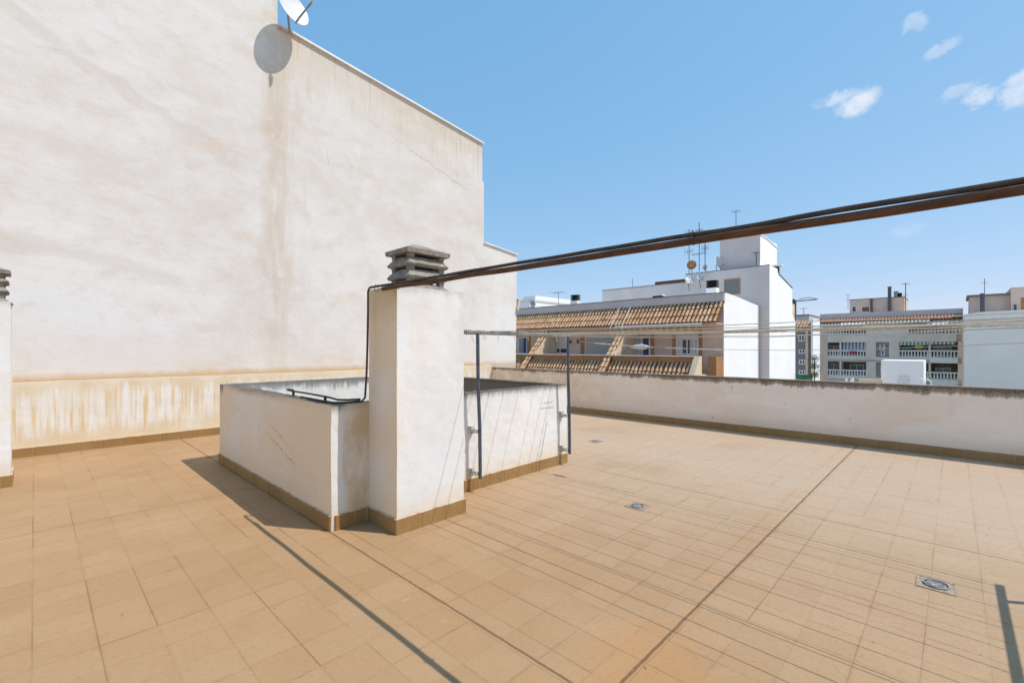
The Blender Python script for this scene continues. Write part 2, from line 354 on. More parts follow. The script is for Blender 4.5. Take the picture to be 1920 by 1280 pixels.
M_OCHREL = simple('cream_ochre_render', (.66, .52, .36), .9, .08, 1.2)
M_COPE = simple('white_coping', (.78, .77, .75), .8, .08, 3)
M_CAPD = simple('weathered_capping', (.20, .175, .15), .9, .25, 4)
def m_tile(cols):
    def f(t):
        p = t.pos(); n = t.noise(p, 1.6, 4); n2 = t.noise(p, 7, 4, .7)
        rn = t.white(t.scl(t.comb(*[t.m('FLOOR', q * s_) for q, s_ in zip(t.sep(p), (1.6, 4.2, 2.4))]), (1, 1, 1)))
        c = t.mix(t.sm(rn, 0, 1), cols[0], cols[1]); c = t.mix(t.sm(n2, .5, .75) * .45, c, cols[2]); c = t.mix(t.sm(n, .45, .7) * .3, c, cols[1])
        return dict(c=c, r=.85, h=n2, hd=.01, s=.15)
    return f
M_TILE = mat('straw_clay_roof_tiles', m_tile(((.48, .27, .14), (.63, .415, .26), (.19, .10, .052))))
M_TILER = mat('red_clay_roof_tiles', m_tile(((.42, .185, .115), (.50, .27, .18), (.30, .13, .085))))
M_TBED = simple('shade_darkened_channel_tiles', (.13, .06, .028), .9, .25, 4)  # channel tiles darkened so the gaps between covers read as shadow
M_GLASS = simple('dark_window_glass', (.045, .055, .065), .12, .3, 1.5, spec=.6)
M_GLASSB = simple('bluish_window_glass', (.20, .235, .26), .15, .3, 1.5, spec=.6)
M_FRAME = simple('white_aluminium', (.70, .71, .72), .5, .04, 3)
def m_shut(base, pitch):
    def f(t):
        p = t.pos(); x, y, z = t.sep(p); fr = t.m('FRACT', z / pitch + 50.0); e = t.sm(t.m('ABSOLUTE', fr - .5), .36, .48)
        return dict(c=t.mix(e * .45, base, tuple(v * .5 for v in base)), r=.6, h=1 - e, hd=.01)
    return f
M_SHUT = mat('white_roller_slats', m_shut((.62, .61, .60), .06))
M_SHUTG = mat('grey_roller_slats', m_shut((.20, .205, .20), .09))
M_SHUTB = mat('pale_roller_slats', m_shut((.40, .39, .37), .12))
def m_curt(t):
    p = t.pos(); n = t.noise(t.scl(p, (1, 1, .03)), 16, 3); return dict(c=t.mix(t.sm(n, .35, .65), (.32, .32, .31), (.66, .67, .66)), r=.9)
M_CURT = mat('folded_net_curtain', m_curt)
M_NAVY = simple('navy_curtain', (.05, .085, .16), .8, .2, 5)
def m_stripe(a, b, pitch):
    def f(t):
        p = t.pos(); x, y, z = t.sep(p); fr = t.m('FRACT', y / pitch + 200.0); return dict(c=t.mix(t.sm(t.m('ABSOLUTE', fr - .5), .22, .27), a, b), r=.85)
    return f
M_AWN = mat('orange_striped_awning', m_stripe((.47, .275, .11), (.33, .165, .06), .42))
M_AWNW = mat('white_striped_awning', m_stripe((.78, .78, .76), (.30, .33, .30), .42))
M_AWNG = mat('green_striped_awning', m_stripe((.62, .64, .58), (.20, .25, .19), .38))
M_AWNY = mat('sandy_striped_awning', m_stripe((.60, .50, .30), (.66, .62, .50), .5))
M_BLUE = mat('blue_striped_blind', m_stripe((.52, .56, .60), (.13, .19, .29), .40))
M_BAL = simple('cast_white_balusters', (.80, .77, .72), .85, .06, 3)
M_B5 = simple('greige_render', (.74, .64, .53), .9, .10, .5)
M_B5D = simple('grey_band_render', (.44, .40, .37), .9, .08, .5)
M_OLIVE = simple('olive_reveal_tiles', (.20, .195, .11), .7, .15, 2)
def m_far(t):
    p = t.pos(); n = t.noise(t.scl(p, (1, 1, 2.4)), .25, 5, .6); x, y, z = t.sep(p); dr = t.noise(t.scl(p, (1, 1, .1)), 1.2, 4)
    c = t.mix(t.sm(n, .35, .65), (.88, .82, .745), (.92, .87, .80)); c = t.mix(t.sm(z + (dr - .5) * 3, 5.8, 8.3) * .4, c, (.42, .385, .35))
    return dict(c=c, r=.92, s=.1)
M_FAR = mat('blank_grey_gable_render', m_far)
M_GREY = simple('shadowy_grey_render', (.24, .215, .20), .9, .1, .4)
M_LEAF = simple('shrub_leaf', (.075, .095, .035), .8, .4, 3)
M_GREEN = simple('green_netting', (.035, .16, .07), .8, .3, 3)
M_RED = simple('red_cloth', (.42, .07, .06), .8, .1, 3)
M_YEL = simple('yellow_green_print', (.55, .55, .06), .8, .1, 3)
M_ORDISH = simple('rust_orange_dish', (.40, .19, .06), .7, .25, 6)
M_GROUND = simple('pale_concrete_and_roofs', (.46, .39, .31), .9, .2, .3)  # ground made pale and warm to bounce light onto far shaded facades
M_TARPAINT = simple('dull_roof_membrane', (.45, .40, .34), .9, .15, .8)

# ------------------------------------------------------------------ mesh helpers
def link(name, bm, m, parent=None, smooth=False):
    bmesh.ops.recalc_face_normals(bm, faces=bm.faces)
    me = bpy.data.meshes.new(name); bm.to_mesh(me); bm.free()
    ms = m if isinstance(m, (list, tuple)) else [m]
    for q in ms: me.materials.append(q)
    if smooth:
        for f in me.polygons: f.use_smooth = True
    o = bpy.data.objects.new(name, me); scene.collection.objects.link(o)
    if parent is not None:
        b = Vector(parent['_w']) if '_w' in parent else Vector(parent.location)
        me.transform(Matrix.Translation(-b)); o.parent = parent; o['_w'] = tuple(b)
    else:
        vs = [v.co for v in me.vertices]
        c = Vector(((min(v.x for v in vs) + max(v.x for v in vs)) / 2, (min(v.y for v in vs) + max(v.y for v in vs)) / 2, min(v.z for v in vs)))
        me.transform(Matrix.Translation(-c)); o.location = c; o['_w'] = tuple(c)
    return o
def tag(o, label, cat, group=None, kind=None):
    if label: o['label'] = label
    if cat: o['category'] = cat
    if group: o['group'] = group
    if kind: o['kind'] = kind
    return o
def thing(name, loc, label, cat, group=None):
    o = bpy.data.objects.new(name, None); scene.collection.objects.link(o); o.location = loc; o['_w'] = tuple(loc)
    o.empty_display_size = .2
    return tag(o, label, cat, group)
def BM(): return bmesh.new()
def box(bm, lo, hi, mi=0):
    x0, y0, z0 = lo; x1, y1, z1 = hi
    vs = [bm.verts.new(c) for c in ((x0, y0, z0), (x1, y0, z0), (x1, y1, z0), (x0, y1, z0), (x0, y0, z1), (x1, y0, z1), (x1, y1, z1), (x0, y1, z1))]
    for q in ((3, 2, 1, 0), (4, 5, 6, 7), (0, 1, 5, 4), (1, 2, 6, 5), (2, 3, 7, 6), (3, 0, 4, 7)):
        bm.faces.new([vs[i] for i in q]).material_index = mi
    return bm
def B(*boxes):
    bm = BM()
    for lo, hi in boxes: box(bm, lo, hi)
    return bm
def rbox(bm, lo, hi, step=.12, amp=.004):
    """box with subdivided, slightly uneven faces"""
    n = [max(1, min(80, int(round((hi[i] - lo[i]) / step)))) for i in range(3)]
    V_ = {}
    def vert(i, j, k):
        key = (i, j, k)
        if key not in V_:
            p = Vector((lo[0] + (hi[0] - lo[0]) * i / n[0], lo[1] + (hi[1] - lo[1]) * j / n[1], lo[2] + (hi[2] - lo[2]) * k / n[2]))
            w = noise.noise_vector(p * 3.1) * amp + noise.noise_vector(p * 11.0) * amp * .5
            V_[key] = bm.verts.new(p + w)
        return V_[key]
    for a, b, c in ((0, 1, 2), (1, 2, 0), (2, 0, 1)):
        for side in (0, n[c]):
            for i in range(n[a]):
                for j in range(n[b]):
                    q = []
                    for di, dj in ((0, 0), (1, 0), (1, 1), (0, 1)):
                        idx = [0, 0, 0]; idx[a] = i + di; idx[b] = j + dj; idx[c] = side; q.append(vert(*idx))
                    bm.faces.new(q if side else q[::-1])
    return bm
def tube(bm, pts, rad, seg=8, caps=True):
    pts = [Vector(p) for p in pts]; rings = []
    rads = rad if isinstance(rad, (list, tuple)) else [rad] * len(pts)
    up = None
    for i, p in enumerate(pts):
        d = (pts[min(i + 1, len(pts) - 1)] - pts[max(i - 1, 0)]).normalized()
        if up is None: up = Vector((0, 0, 1)) if abs(d.z) < .9 else Vector((1, 0, 0))
        s = d.cross(up).normalized(); u = s.cross(d).normalized(); up = u
        rings.append([bm.verts.new(p + (s * math.cos(2 * math.pi * k / seg) + u * math.sin(2 * math.pi * k / seg)) * rads[i]) for k in range(seg)])
    for a, b in zip(rings, rings[1:]):
        for k in range(seg): bm.faces.new((a[k], a[(k + 1) % seg], b[(k + 1) % seg], b[k]))
    if caps:
        bm.faces.new(rings[0][::-1]); bm.faces.new(rings[-1])
    return bm
def prism(bm, poly, axis, a, b):
    """extrude a polygon given in the other two axes along axis (0=x, 1=y) from a to b"""
    def co(u, v, w): return (w, u, v) if axis == 0 else (u, w, v)
    p0 = [bm.verts.new(co(u, v, a)) for u, v in poly]; p1 = [bm.verts.new(co(u, v, b)) for u, v in poly]
    bm.faces.new(p0); bm.faces.new(p1[::-1])
    for i in range(len(poly)):
        j = (i + 1) % len(poly); bm.faces.new((p0[i], p1[i], p1[j], p0[j]))
    return bm
def frustum(bm, c, z0, z1, a0, b0, a1, b1):
    v = [bm.verts.new((c[0] + sx * a0, c[1] + sy * b0, z0)) for sx, sy in ((-1, -1), (1, -1), (1, 1), (-1, 1))]
    w = [bm.verts.new((c[0] + sx * a1, c[1] + sy * b1, z1)) for sx, sy in ((-1, -1), (1, -1), (1, 1), (-1, 1))]
    bm.faces.new(v[::-1]); bm.faces.new(w)
    for i in range(4): bm.faces.new((v[i], v[(i + 1) % 4], w[(i + 1) % 4], w[i]))
    return bm
def dup(root, loc, label=None, group=None):
    r = root.copy(); scene.collection.objects.link(r); r.location = loc
    if label: r['label'] = label
    if group: r['group'] = group
    for ch in [o for o in bpy.data.objects if o.parent == root]:
        c = ch.copy(); scene.collection.objects.link(c); c.parent = r
        for g in [o for o in bpy.data.objects if o.parent == ch]:
            d = g.copy(); scene.collection.objects.link(d); d.parent = c
    return r
def roughen(bm, amp, sc=8):
    for v in bm.verts: v.co += noise.noise_vector(v.co * sc) * amp
    return bm

# ------------------------------------------------------------------ ground and terrace floor
WX0, WX1, WY0, WY1 = 1.78, 5.13, 3.885, 7.34      # outer faces of the light well
PX = 9.27; PY = 9.74                              # inner faces of the two parapets
tag(link('ground', B(((-900, -900, -13.0), (1500, 1500, -12.5))), M_GROUND), None, None, kind='structure')
bm = BM()
for lo, hi in (((-7, -7, -12.45), (WX0 + .02, 10.1, 0)), ((WX1 - .02, -7, -12.45), (PX + .24, 10.1, 0)),
               ((WX0 + .02, -7, -12.45), (WX1 - .02, WY0 + .02, 0)), ((WX0 + .02, WY1 - .02, -12.45), (WX1 - .02, 10.1, 0))):
    box(bm, lo, hi)
tag(link('terrace_floor', bm, M_FLOOR), None, None, kind='structure')
tag(link('courtyard_roof', B(((WX0 + .03, WY0 + .03, -3.0), (WX1 - .03, WY1 - .03, -2.8))), M_TARPAINT), None, None, kind='structure')

# ------------------------------------------------------------------ light well
wt = .13; wh = 1.085
w = thing('light_well_wall', (3.4, 5.7, 0), 'low white rendered wall round an open light well, behind the tall chimney', 'wall')
bm = BM()
rbox(bm, (WX0, WY0, -.002), (WX1, WY0 + wt, wh), .06, .006); rbox(bm, (WX0, WY1 - wt, -.002), (WX1, WY1, wh), .06, .006)
rbox(bm, (WX0, WY0 + wt, -.002), (WX0 + wt, WY1 - wt, wh), .06, .006); rbox(bm, (WX1 - wt, WY0 + wt, -.002), (WX1, WY1 - wt, wh), .06, .006)
for lo, hi in (((WX0 + .02, WY0 + .02, -2.79), (WX1 - .02, WY0 + wt - .01, 0)), ((WX0 + .02, WY1 - wt + .01, -2.79), (WX1 - .02, WY1 - .02, 0)),
               ((WX0 + .02, WY0 + wt - .01, -2.79), (WX0 + wt - .01, WY1 - wt + .01, 0)), ((WX1 - wt + .01, WY0 + wt - .01, -2.79), (WX1 - .02, WY1 - wt + .01, 0))):
    box(bm, lo, hi)
link('rendered_wall', bm, M_WELL, w)
def skirting(parent, runs, h=.133, th=.016, gaps=()):
    """runs of glazed skirting tiles standing in front of a wall: (axis, fixed, from, to, outward sign)"""
    bm = BM()
    for ax, fx, a, b, s in runs:
        n = max(1, round((b - a) / .25)); st = (b - a) / n
        for i in range(n):
            p, q = a + i * st + .0012, a + (i + 1) * st - .0012
            hh = h + random.uniform(-.002, .002); dd = th + random.uniform(-.0015, .0015)
            o0, o1 = (fx, fx + s * dd) if s > 0 else (fx + s * dd, fx)
            if ax == 0: rr = ((p, o0, .001), (q, o1, hh))
            else: rr = ((o0, p, .001), (o1, q, hh))
            box(bm, *rr)
        o0, o1 = (fx - s * .002, fx + s * (th - .004)); o0, o1 = min(o0, o1), max(o0, o1)   # grout bed behind the tiles
        if ax == 0: box(bm, (a, o0, .001), (b, o1, h - .006))
        else: box(bm, (o0, a, .001), (o1, b, h - .006))
    return link('skirting', bm, M_SKIRT, parent)
skirting(w, [(1, WX0, WY0 - .0, WY1, -1), (0, WY0, WX0 + .03, 2.10, -1), (0, WY0, 2.90, WX1, -1), (1, WX1, WY0, WY1, 1), (0, WY1, WX0, WX1, 1)])

# ------------------------------------------------------------------ chimneys
def chimney(x0, x1, y0, y1, zt, cc, label):
    t = thing('chimney', ((x0 + x1) / 2, (y0 + y1) / 2, 0), label, 'chimney', 'rendered chimneys with concrete cowls')
    link('shaft', rbox(BM(), (x0, y0, -.002), (x1, y1, zt), .045, .0035), M_PILLAR, t)
    skirting(t, [(1, x0, y0 - .016, y1, -1), (0, y0, x0, x1 + .016, -1), (1, x1, y0, y1, 1)])
    c = cc; a, b = .225, .176
    cw = link('cowl', B(((c[0] - .11, c[1] - .08, zt - .03), (c[0] + .11, c[1] + .08, zt + .33))), M_BLACK, t)  # black core paints the shade inside the hollow cowl
    bm = BM()
    for z0 in (zt + .0,):
        frustum(bm, c, zt - .02, zt + .055, a + .03, b + .03, a - .055, b - .05)
    roughen(bm, .006, 9); link('cowl_base', bm, M_CONC, cw)
    for z0 in (zt + .093, zt + .205):
        bm = BM()
        frustum(bm, c, z0 + .022, z0 + .088, a + .0, b + .0, a - .05, b - .05)
        frustum(bm, c, z0, z0 + .0225, a - .012, b - .012, a + .0005, b + .0005)
        for e in bm.verts: pass
        bmesh.ops.subdivide_edges(bm, edges=bm.edges[:], cuts=5, use_grid_fill=True); roughen(bm, .0035, 22)
        link('louvre', bm, M_CONC, cw)
    for z0, z1 in ((zt + .04, zt + .10), (zt + .165, zt + .21), (zt + .28, zt + .325)):
        for sx in (-1, 1):
            for sy in (-1, 1):
                link('corner_block', frustum(BM(), (c[0] + sx * (a - .06), c[1] + sy * (b - .055)), z0, z1, .024, .024, .030, .030), M_CONC, cw)
    bm = BM(); frustum(bm, c, zt + .318, zt + .358, a + .008, b + .008, a + .012, b + .012); frustum(bm, c, zt + .3575, zt + .43, a + .008, b + .008, .06, .012)
    bmesh.ops.subdivide_edges(bm, edges=bm.edges[:], cuts=4, use_grid_fill=True); roughen(bm, .003, 15)
    link('cowl_cap', bm, M_CONC, cw)
    return t
ch1 = chimney(2.135, 2.875, 3.415, 3.885, 2.118, (2.505, 3.64), 'tall white chimney in front of the light well, with the rusty pipe across its top')
ch2 = chimney(-.865, -.19, 7.79, 8.29, 2.118, (-.43, 8.0), 'white chimney cut off by the left edge, in front of the tall plain wall')

# ------------------------------------------------------------------ parapets
pl = thing('parapet_wall', (2, PY, 0), 'low cream parapet with ochre and white streaks at the foot of the tall wall', 'parapet', 'parapets round the terrace')
link('rendered_wall', rbox(BM(), (-7, PY, -.002), (PX + .001, PY + .075, 1.085), .12, .004), M_LPAR, pl)
skirting(pl, [(0, PY, -7, PX - .02, -1)])
pr = thing('parapet_wall', (PX, 1.5, 0), 'long shaded parapet on the right with a dark lichen-stained top', 'parapet', 'parapets round the terrace')
bm = BM(); rbox(bm, (PX, -7, -.002), (PX + .2, PY + .06, 1.022), .07, .007)
link('rendered_wall', bm, M_RPAR, pr)
skirting(pr, [(1, PX, -7, PY - .02, -1)])

# ------------------------------------------------------------------ tall neighbouring building
TY = PY + .078
tb = thing('apartment_building', (3, TY, -12.4), 'huge blank cream building wall stepping down on the left side', 'building')
poly = [(-14, -12.4), (-14, 11.5), (3.393, 11.5), (3.393, 8.06), (8.96, 7.46), (8.96, 6.38), (9.02, 6.38), (9.02, 4.61), (10.42, 4.47), (10.36, .96), (10.36, -12.4)]
bm = BM(); prism(bm, poly, 1, TY, TY + 11); link('wall', bm, M_TALL, tb)
def coping(a, b, th, ov, x_ov):
    (xa, za), (xb, zb) = a, b
    bm = BM(); prism(bm, [(xa, za + .003), (xb + x_ov, zb + .003 - (x_ov) * .1), (xb + x_ov, zb + th - x_ov * .1), (xa, za + th)], 1, TY - ov, TY + .3)
    return link('coping', bm, M_COPE, tb)
coping((3.40, 8.06), (8.96, 7.46), .045, .05, .05); coping((9.025, 4.61), (10.42, 4.47), .035, .04, .04)
link('broken_render_edge', roughen(B(((3.396, TY - .03, 8.0), (3.66, TY + .06, 8.056))), .015, 9), M_MORTAR, tb)
bm = BM(); tube(bm, [(10.36, TY + .08, 3.05), (10.50, TY - .02, 3.10), (10.40, TY - .04, 2.75)], .05, 6); link('spout', bm, M_OCHREL, tb)

# satellite dish over the roof step
DC = Vector((3.55, 9.47, 8.305))
def dish(name, c, direction, rad, m, label, depth=.16, group=None, mast=None, lnb=True, arm_dir=None, squash=1.0, mm=None, head=None):
    n = Vector(direction).normalized(); up = Vector((0, 0, 1)); s = up.cross(n).normalized(); u = n.cross(s).normalized()
    t = thing(name, c, label, 'satellite dish', group)
    bm = BM(); rings = []; RN, SN = 6, 28
    for layer, off in ((0, 0.0), (1, -.012)):
        rg = []
        for i in range(RN + 1):
            r = rad * i / RN; ring = []
            for k in range(SN if i else 1):
                a = 2 * math.pi * k / SN
                ring.append(bm.verts.new(c + s * (r * squash * math.cos(a)) + u * (r * math.sin(a)) + n * (depth * rad * (i / RN) ** 2 + off)))
            rg.append(ring)
        for i in range(1, RN + 1):
            for k in range(SN):
                if i == 1: bm.faces.new((rg[0][0], rg[1][k], rg[1][(k + 1) % SN]))
                else: bm.faces.new((rg[i - 1][k], rg[i][k], rg[i][(k + 1) % SN], rg[i - 1][(k + 1) % SN]))
        rings.append(rg)
    for k in range(SN): bm.faces.new((rings[0][RN][k], rings[0][RN][(k + 1) % SN], rings[1][RN][(k + 1) % SN], rings[1][RN][k]))
    link('reflector', bm, m, t, smooth=False)
    if lnb:
        foot = c - u * rad * .97 + n * (depth * rad); head = c - u * rad * .62 + n * rad * 1.15 if head is None else c + n * head[0] + u * head[1] * .5 + s * .10
        bm = BM(); tube(bm, [foot - n * .04, foot + u * .03 + n * rad * .25, head], .02 if rad > .3 else .012, 6); arm = link('arm', bm, mm or M_STEEL, t)
        bm = BM(); bx_ = (c + n * rad * .8 - head).normalized(); tube(bm, [head - n * .04, head + u * .03, head + u * .12 * rad / .5 - n * .05], [.035 * rad / .5, .045 * rad / .5, .03 * rad / .5], 8); link('receiver', bm, M_DISH, arm)
    if mast:
        bm = BM(); b0 = c - n * .03; tube(bm, [b0, b0 - n * .10, Vector((b0.x - n.x * .12, b0.y - n.y * .12, c.z - .25 * rad)), Vector(mast)], .022, 6)
        tube(bm, [b0 + s * .05 - n * .02, b0 - s * .05 - n * .02], .05 * rad / .5, 6)
        link('bracket', bm, mm or M_STEEL, t)
    return t
dish('satellite_dish', DC, (.22, -.936, .275), .345, M_DISH, 'large white satellite dish on the roof step of the tall blank wall, top left', depth=.14, mast=(3.62, TY - .02, 8.03), squash=.93, head=(.46, -.22))

# ------------------------------------------------------------------ pipe and cables on the chimney
LX = 2.062
def sagline(y0, y1, x, z, sag, n=40, jit=.002, seed=0):
    out = []
    for i in range(n + 1):
        f = i / n; y = y0 + (y1 - y0) * f
        out.append((x + jit * noise.noise(Vector((y * 2, seed, 1))), y, z - sag * 4 * f * (1 - f) + jit * noise.noise(Vector((y * 2.3, seed, 7)))))
    return out
bm = BM(); tube(bm, [(x, y, z + .008 * (y - 3.5) / 1.0 * 1.0 + .008) for x, y, z in sagline(3.52, -4.5, LX, 2.081, .0, 60, .006, 3)], .0172, 10)
pipe = tag(link('rusty_pipe', bm, M_RUST), 'long rust-brown pipe running from the chimney top out over the terrace', 'pipe')
bm = BM(); tube(bm, [(x, y, z + .008 * (y - 3.5) + .0) for x, y, z in sagline(3.73, -4.5, LX + .004, 2.1195, .0, 60, .006, 9)], .0108, 8)
cc = thing('conduit', (LX, 3.8, 1.1), 'thin dark cable tied above the rusty pipe and dropping down the left of the chimney', 'cable')
link('upper_run', bm, M_CABLE, cc)
bm = BM(); tube(bm, [(LX + .004, 3.72, 2.121), (LX + .004, 3.75, 2.118), (LX + .002, 3.77, 2.09), (LX + .004, 3.775, 1.9), (LX + .001, 3.78, 1.6), (LX - .002, 3.79, 1.35), (LX - .006, 3.81, 1.14), (LX - .006, 3.87, 1.103), (LX - .01, 3.95, 1.10)], .0095, 8)
link('drop', bm, M_CABLE, cc)
for y in (3.62, 3.28, .85):
    dz = .008 * (y - 3.5); bm = BM(); tube(bm, [(LX - .020, y, 2.088 + dz), (LX - .010, y, 2.134 + dz), (LX + .018, y + .003, 2.132 + dz), (LX + .023, y, 2.088 + dz), (LX, y - .003, 2.070 + dz), (LX - .020, y, 2.085 + dz)], .0025, 5)
    link('cable_tie', bm, M_CABLE, cc)
bm = BM()
tube(bm, [(2.10, 3.98, 1.11), (1.97, 3.99, 1.112), (1.90, 4.02, 1.118), (1.885, 4.15, 1.13), (1.88, 4.6, 1.135), (1.878, 5.05, 1.133), (1.88, 5.10, 1.14)], .0095, 8)
c2 = thing('conduit', (1.9, 4.2, 1.085), 'black conduit clipped along the top of the light well wall', 'cable')
link('run', bm, M_CABLE, c2)
bm = BM(); tube(bm, [(2.10, 3.97, 1.092), (1.95, 3.975, 1.093), (1.87, 4.02, 1.094), (1.86, 4.3, 1.094), (1.862, 4.75, 1.094)], .009, 8); link('lower_run', bm, M_CABLE, c2)
for y in (4.22, 4.98): link('clip', B(((1.869, y, 1.083), (1.891, y + .014, 1.14))), M_CABLE, c2)
link('end_sleeve', tube(BM(), [(1.88, 5.0, 1.14), (1.88, 5.13, 1.14)], .015, 8), M_CABLE, c2)
bm = BM(); tube(bm, [(2.098, 3.925, 1.09), (2.10, 3.922, .9), (2.095, 3.922, .5), (2.10, 3.922, .14)], .006, 6); link('corner_cable', bm, M_CABLE, c2)

# ------------------------------------------------------------------ clothes frames and lines
CZ = 1.75; FY = 3.76
def frame(yb, x0, x1, posts, label, ydir, wall):
    t = thing('clothesline_stand', ((x0 + x1) / 2, yb, 0), label, 'clothesline stand', 'steel frames holding the clotheslines')
    bm = BM(); tube(bm, [(x0, yb, CZ + .004), ((x0 + x1) / 2, yb, CZ), (x1, yb, CZ + .006)], .021, 12); link('crossbar', bm, M_POST, t)
    for i, x in enumerate(posts):
        bm = BM(); tube(bm, [(x - .022, yb, CZ - .015), (x - .015, yb, 1.2), (x + .012, yb + .003, .7), (x + .016, yb, .15)], .020, 12); link('post', bm, M_POST, t)
        if wall is not None:
            for z in (.67, .205):
                bm = BM(); xb = x - .03 + .02
                tube(bm, [(xb - .01, wall + .01, z), (xb, yb + .012, z - .003)], .021, 6)
                rbox(bm, (xb - .05, wall - .03, z - .035), (xb + .02, wall + .01, z + .05), .03, .006)
                link('bracket', bm, M_MORTAR, t)
    return t
f1 = frame(FY, 2.9, 5.10, (3.385, 5.015), 'blue-grey steel clothesline frame bolted to the light well wall', 1, WY0)
f2 = frame(-1.12, 1.9, 5.05, (2.6, 4.80), 'steel clothesline frame behind the camera side, seen only as a shadow bottom right', -1, None)
lines = [4.87, 4.66, 4.38, 4.11, 3.88, 3.61, 3.42, 3.385, 3.21, 3.04]
names = ['outermost thin cord, tied nearest the far end of the crossbar', 'thin cord second from the far end of the crossbar', 'thin cord third from the far end of the crossbar',
         'thin cord fourth from the far end of the crossbar', 'thin cord in the middle of the row over the terrace', 'thin cord just right of the near post of the wall frame',
         'upper cord of the close pair by the near post', 'lower cord of the close pair by the near post', 'thin cord between the close pair and the chimney', 'innermost thin cord, nearest the tall chimney']
for i, x in enumerate(lines):
    t = thing('clothesline', (x, FY, CZ), names[i], 'clothesline', 'clotheslines strung across the terrace')
    bm = BM(); sg = (.008, .045, .016, .065, .03, .012, .060, .035, .014, .048)[i]; z0 = CZ + (.004, -.004, .006, -.008, .004, -.006, .004, -.016, .006, -.004)[i]
    tube(bm, sagline(FY, -1.12, x, z0, sg, 60, .008, i * 3.7), .0030 if i != 4 else .0034, 6); link('cord', bm, M_ROPE if i % 3 else M_ROPED, t)
    bm = BM(); pts = []
    for k in range(22):
        a = k / 21 * 2 * math.pi * 2.6; pts.append((x - .03 + k * .004 + .03 * noise.noise(Vector((k, i, 2))), FY + .025 * math.cos(a), CZ + .004 + .026 * math.sin(a)))
    pts += [(x + .05, FY - .02, CZ - .04), (x + .055 + .02 * math.sin(i), FY - .025, CZ - .07 - .015 * (i % 3))]
    tube(bm, pts, .0035, 5); link('knot', bm, M_ROPE, t)
# cord wrapped along the outer half of the crossbar
t = thing('cord_wrapping', (4.6, FY, CZ), 'old cream cord wound round the far half of the clothesline crossbar', 'cord')
bm = BM(); pts = []
for k in range(260):
    a = k * .75; x = 4.0 + k / 259 * 1.06; pts.append((x, FY + .0245 * math.cos(a), CZ + .003 + .0245 * math.sin(a)))
tube(bm, pts, .0045, 5); link('cord', bm, M_ROPE, t)
bm = BM()
for k in range(3):
    tube(bm, sagline(FY, FY + .001, 4.0, CZ, 0, 2, 0) and [(3.55 + j * .15, FY - .01 + .01 * noise.noise(Vector((j, k, 3))), CZ + .026 + .006 * noise.noise(Vector((j, k, 9)))) for j in range(11)], .004, 5)
link('strand', bm, M_ROPED, t)
# bundle of loose cords that runs on to the right from the bar end, and the frayed one with a rag
t = thing('clothesline', (5.0, FY, CZ), 'thick pair of twisted cords leaving the tip of the crossbar towards the right', 'clothesline', 'clotheslines strung across the terrace')
bm = BM(); pts = sagline(FY, -1.12, 5.02, CZ + .012, .02, 160, .004, 50)
tube(bm, [(x + .0035 * math.cos(i * 1.1), y, z + .0035 * math.sin(i * 1.1)) for i, (x, y, z) in enumerate(pts)], .0028, 5)
tube(bm, [(x - .0035 * math.cos(i * 1.1), y, z - .0035 * math.sin(i * 1.1)) for i, (x, y, z) in enumerate(pts)], .0028, 5)
link('cord', bm, M_ROPE, t)
t = thing('clothesline', (5.0, FY, 1.7), 'sagging cord hung low from the far post, carrying a white rag', 'clothesline', 'clotheslines strung across the terrace')
bm = BM(); tube(bm, sagline(FY, -1.12, 5.04, 1.685, .12, 60, .006, 61), .0026, 6); tube(bm, [(5.04, FY, 1.685), (5.0, FY, 1.75)], .0035, 5); link('cord', bm, M_ROPED, t)
def sz(y, z0, sag): f = (FY - y) / (FY + 1.12); return z0 - sag * 4 * f * (1 - f)
bm = BM()
for (ya, yb, r0) in ((3.35, 3.0, .009), (2.98, 2.55, .008), (2.40, 2.15, .007), (2.1, 1.75, .010)):
    n = 14; tube(bm, [(5.04 + .006 * noise.noise(Vector((k, ya, 1))), ya + (yb - ya) * k / n, sz(ya + (yb - ya) * k / n, 1.685, .12) - .002) for k in range(n + 1)], [r0 * (.5 + abs(noise.noise(Vector((k * .7, ya, 4))))) for k in range(n + 1)], 6)
link('frayed_sleeve', bm, M_DISH, t)
bm = BM(); y0 = 2.72; zc = sz(y0, 1.685, .12)
bmesh.ops.create_icosphere(bm, subdivisions=4, radius=1)
for v in bm.verts:
    q = v.co.copy(); k = 1 + .5 * noise.noise(q * 2.3) + .3 * noise.noise(q * 6)
    v.co = Vector((5.04 + q.x * .022 * k, y0 + q.y * .10 * k, zc - .008 + q.z * .028 * k))
tag(link('rag', bm, M_DISH, smooth=True), 'small crumpled white rag knotted on the low sagging clothesline', 'rag')

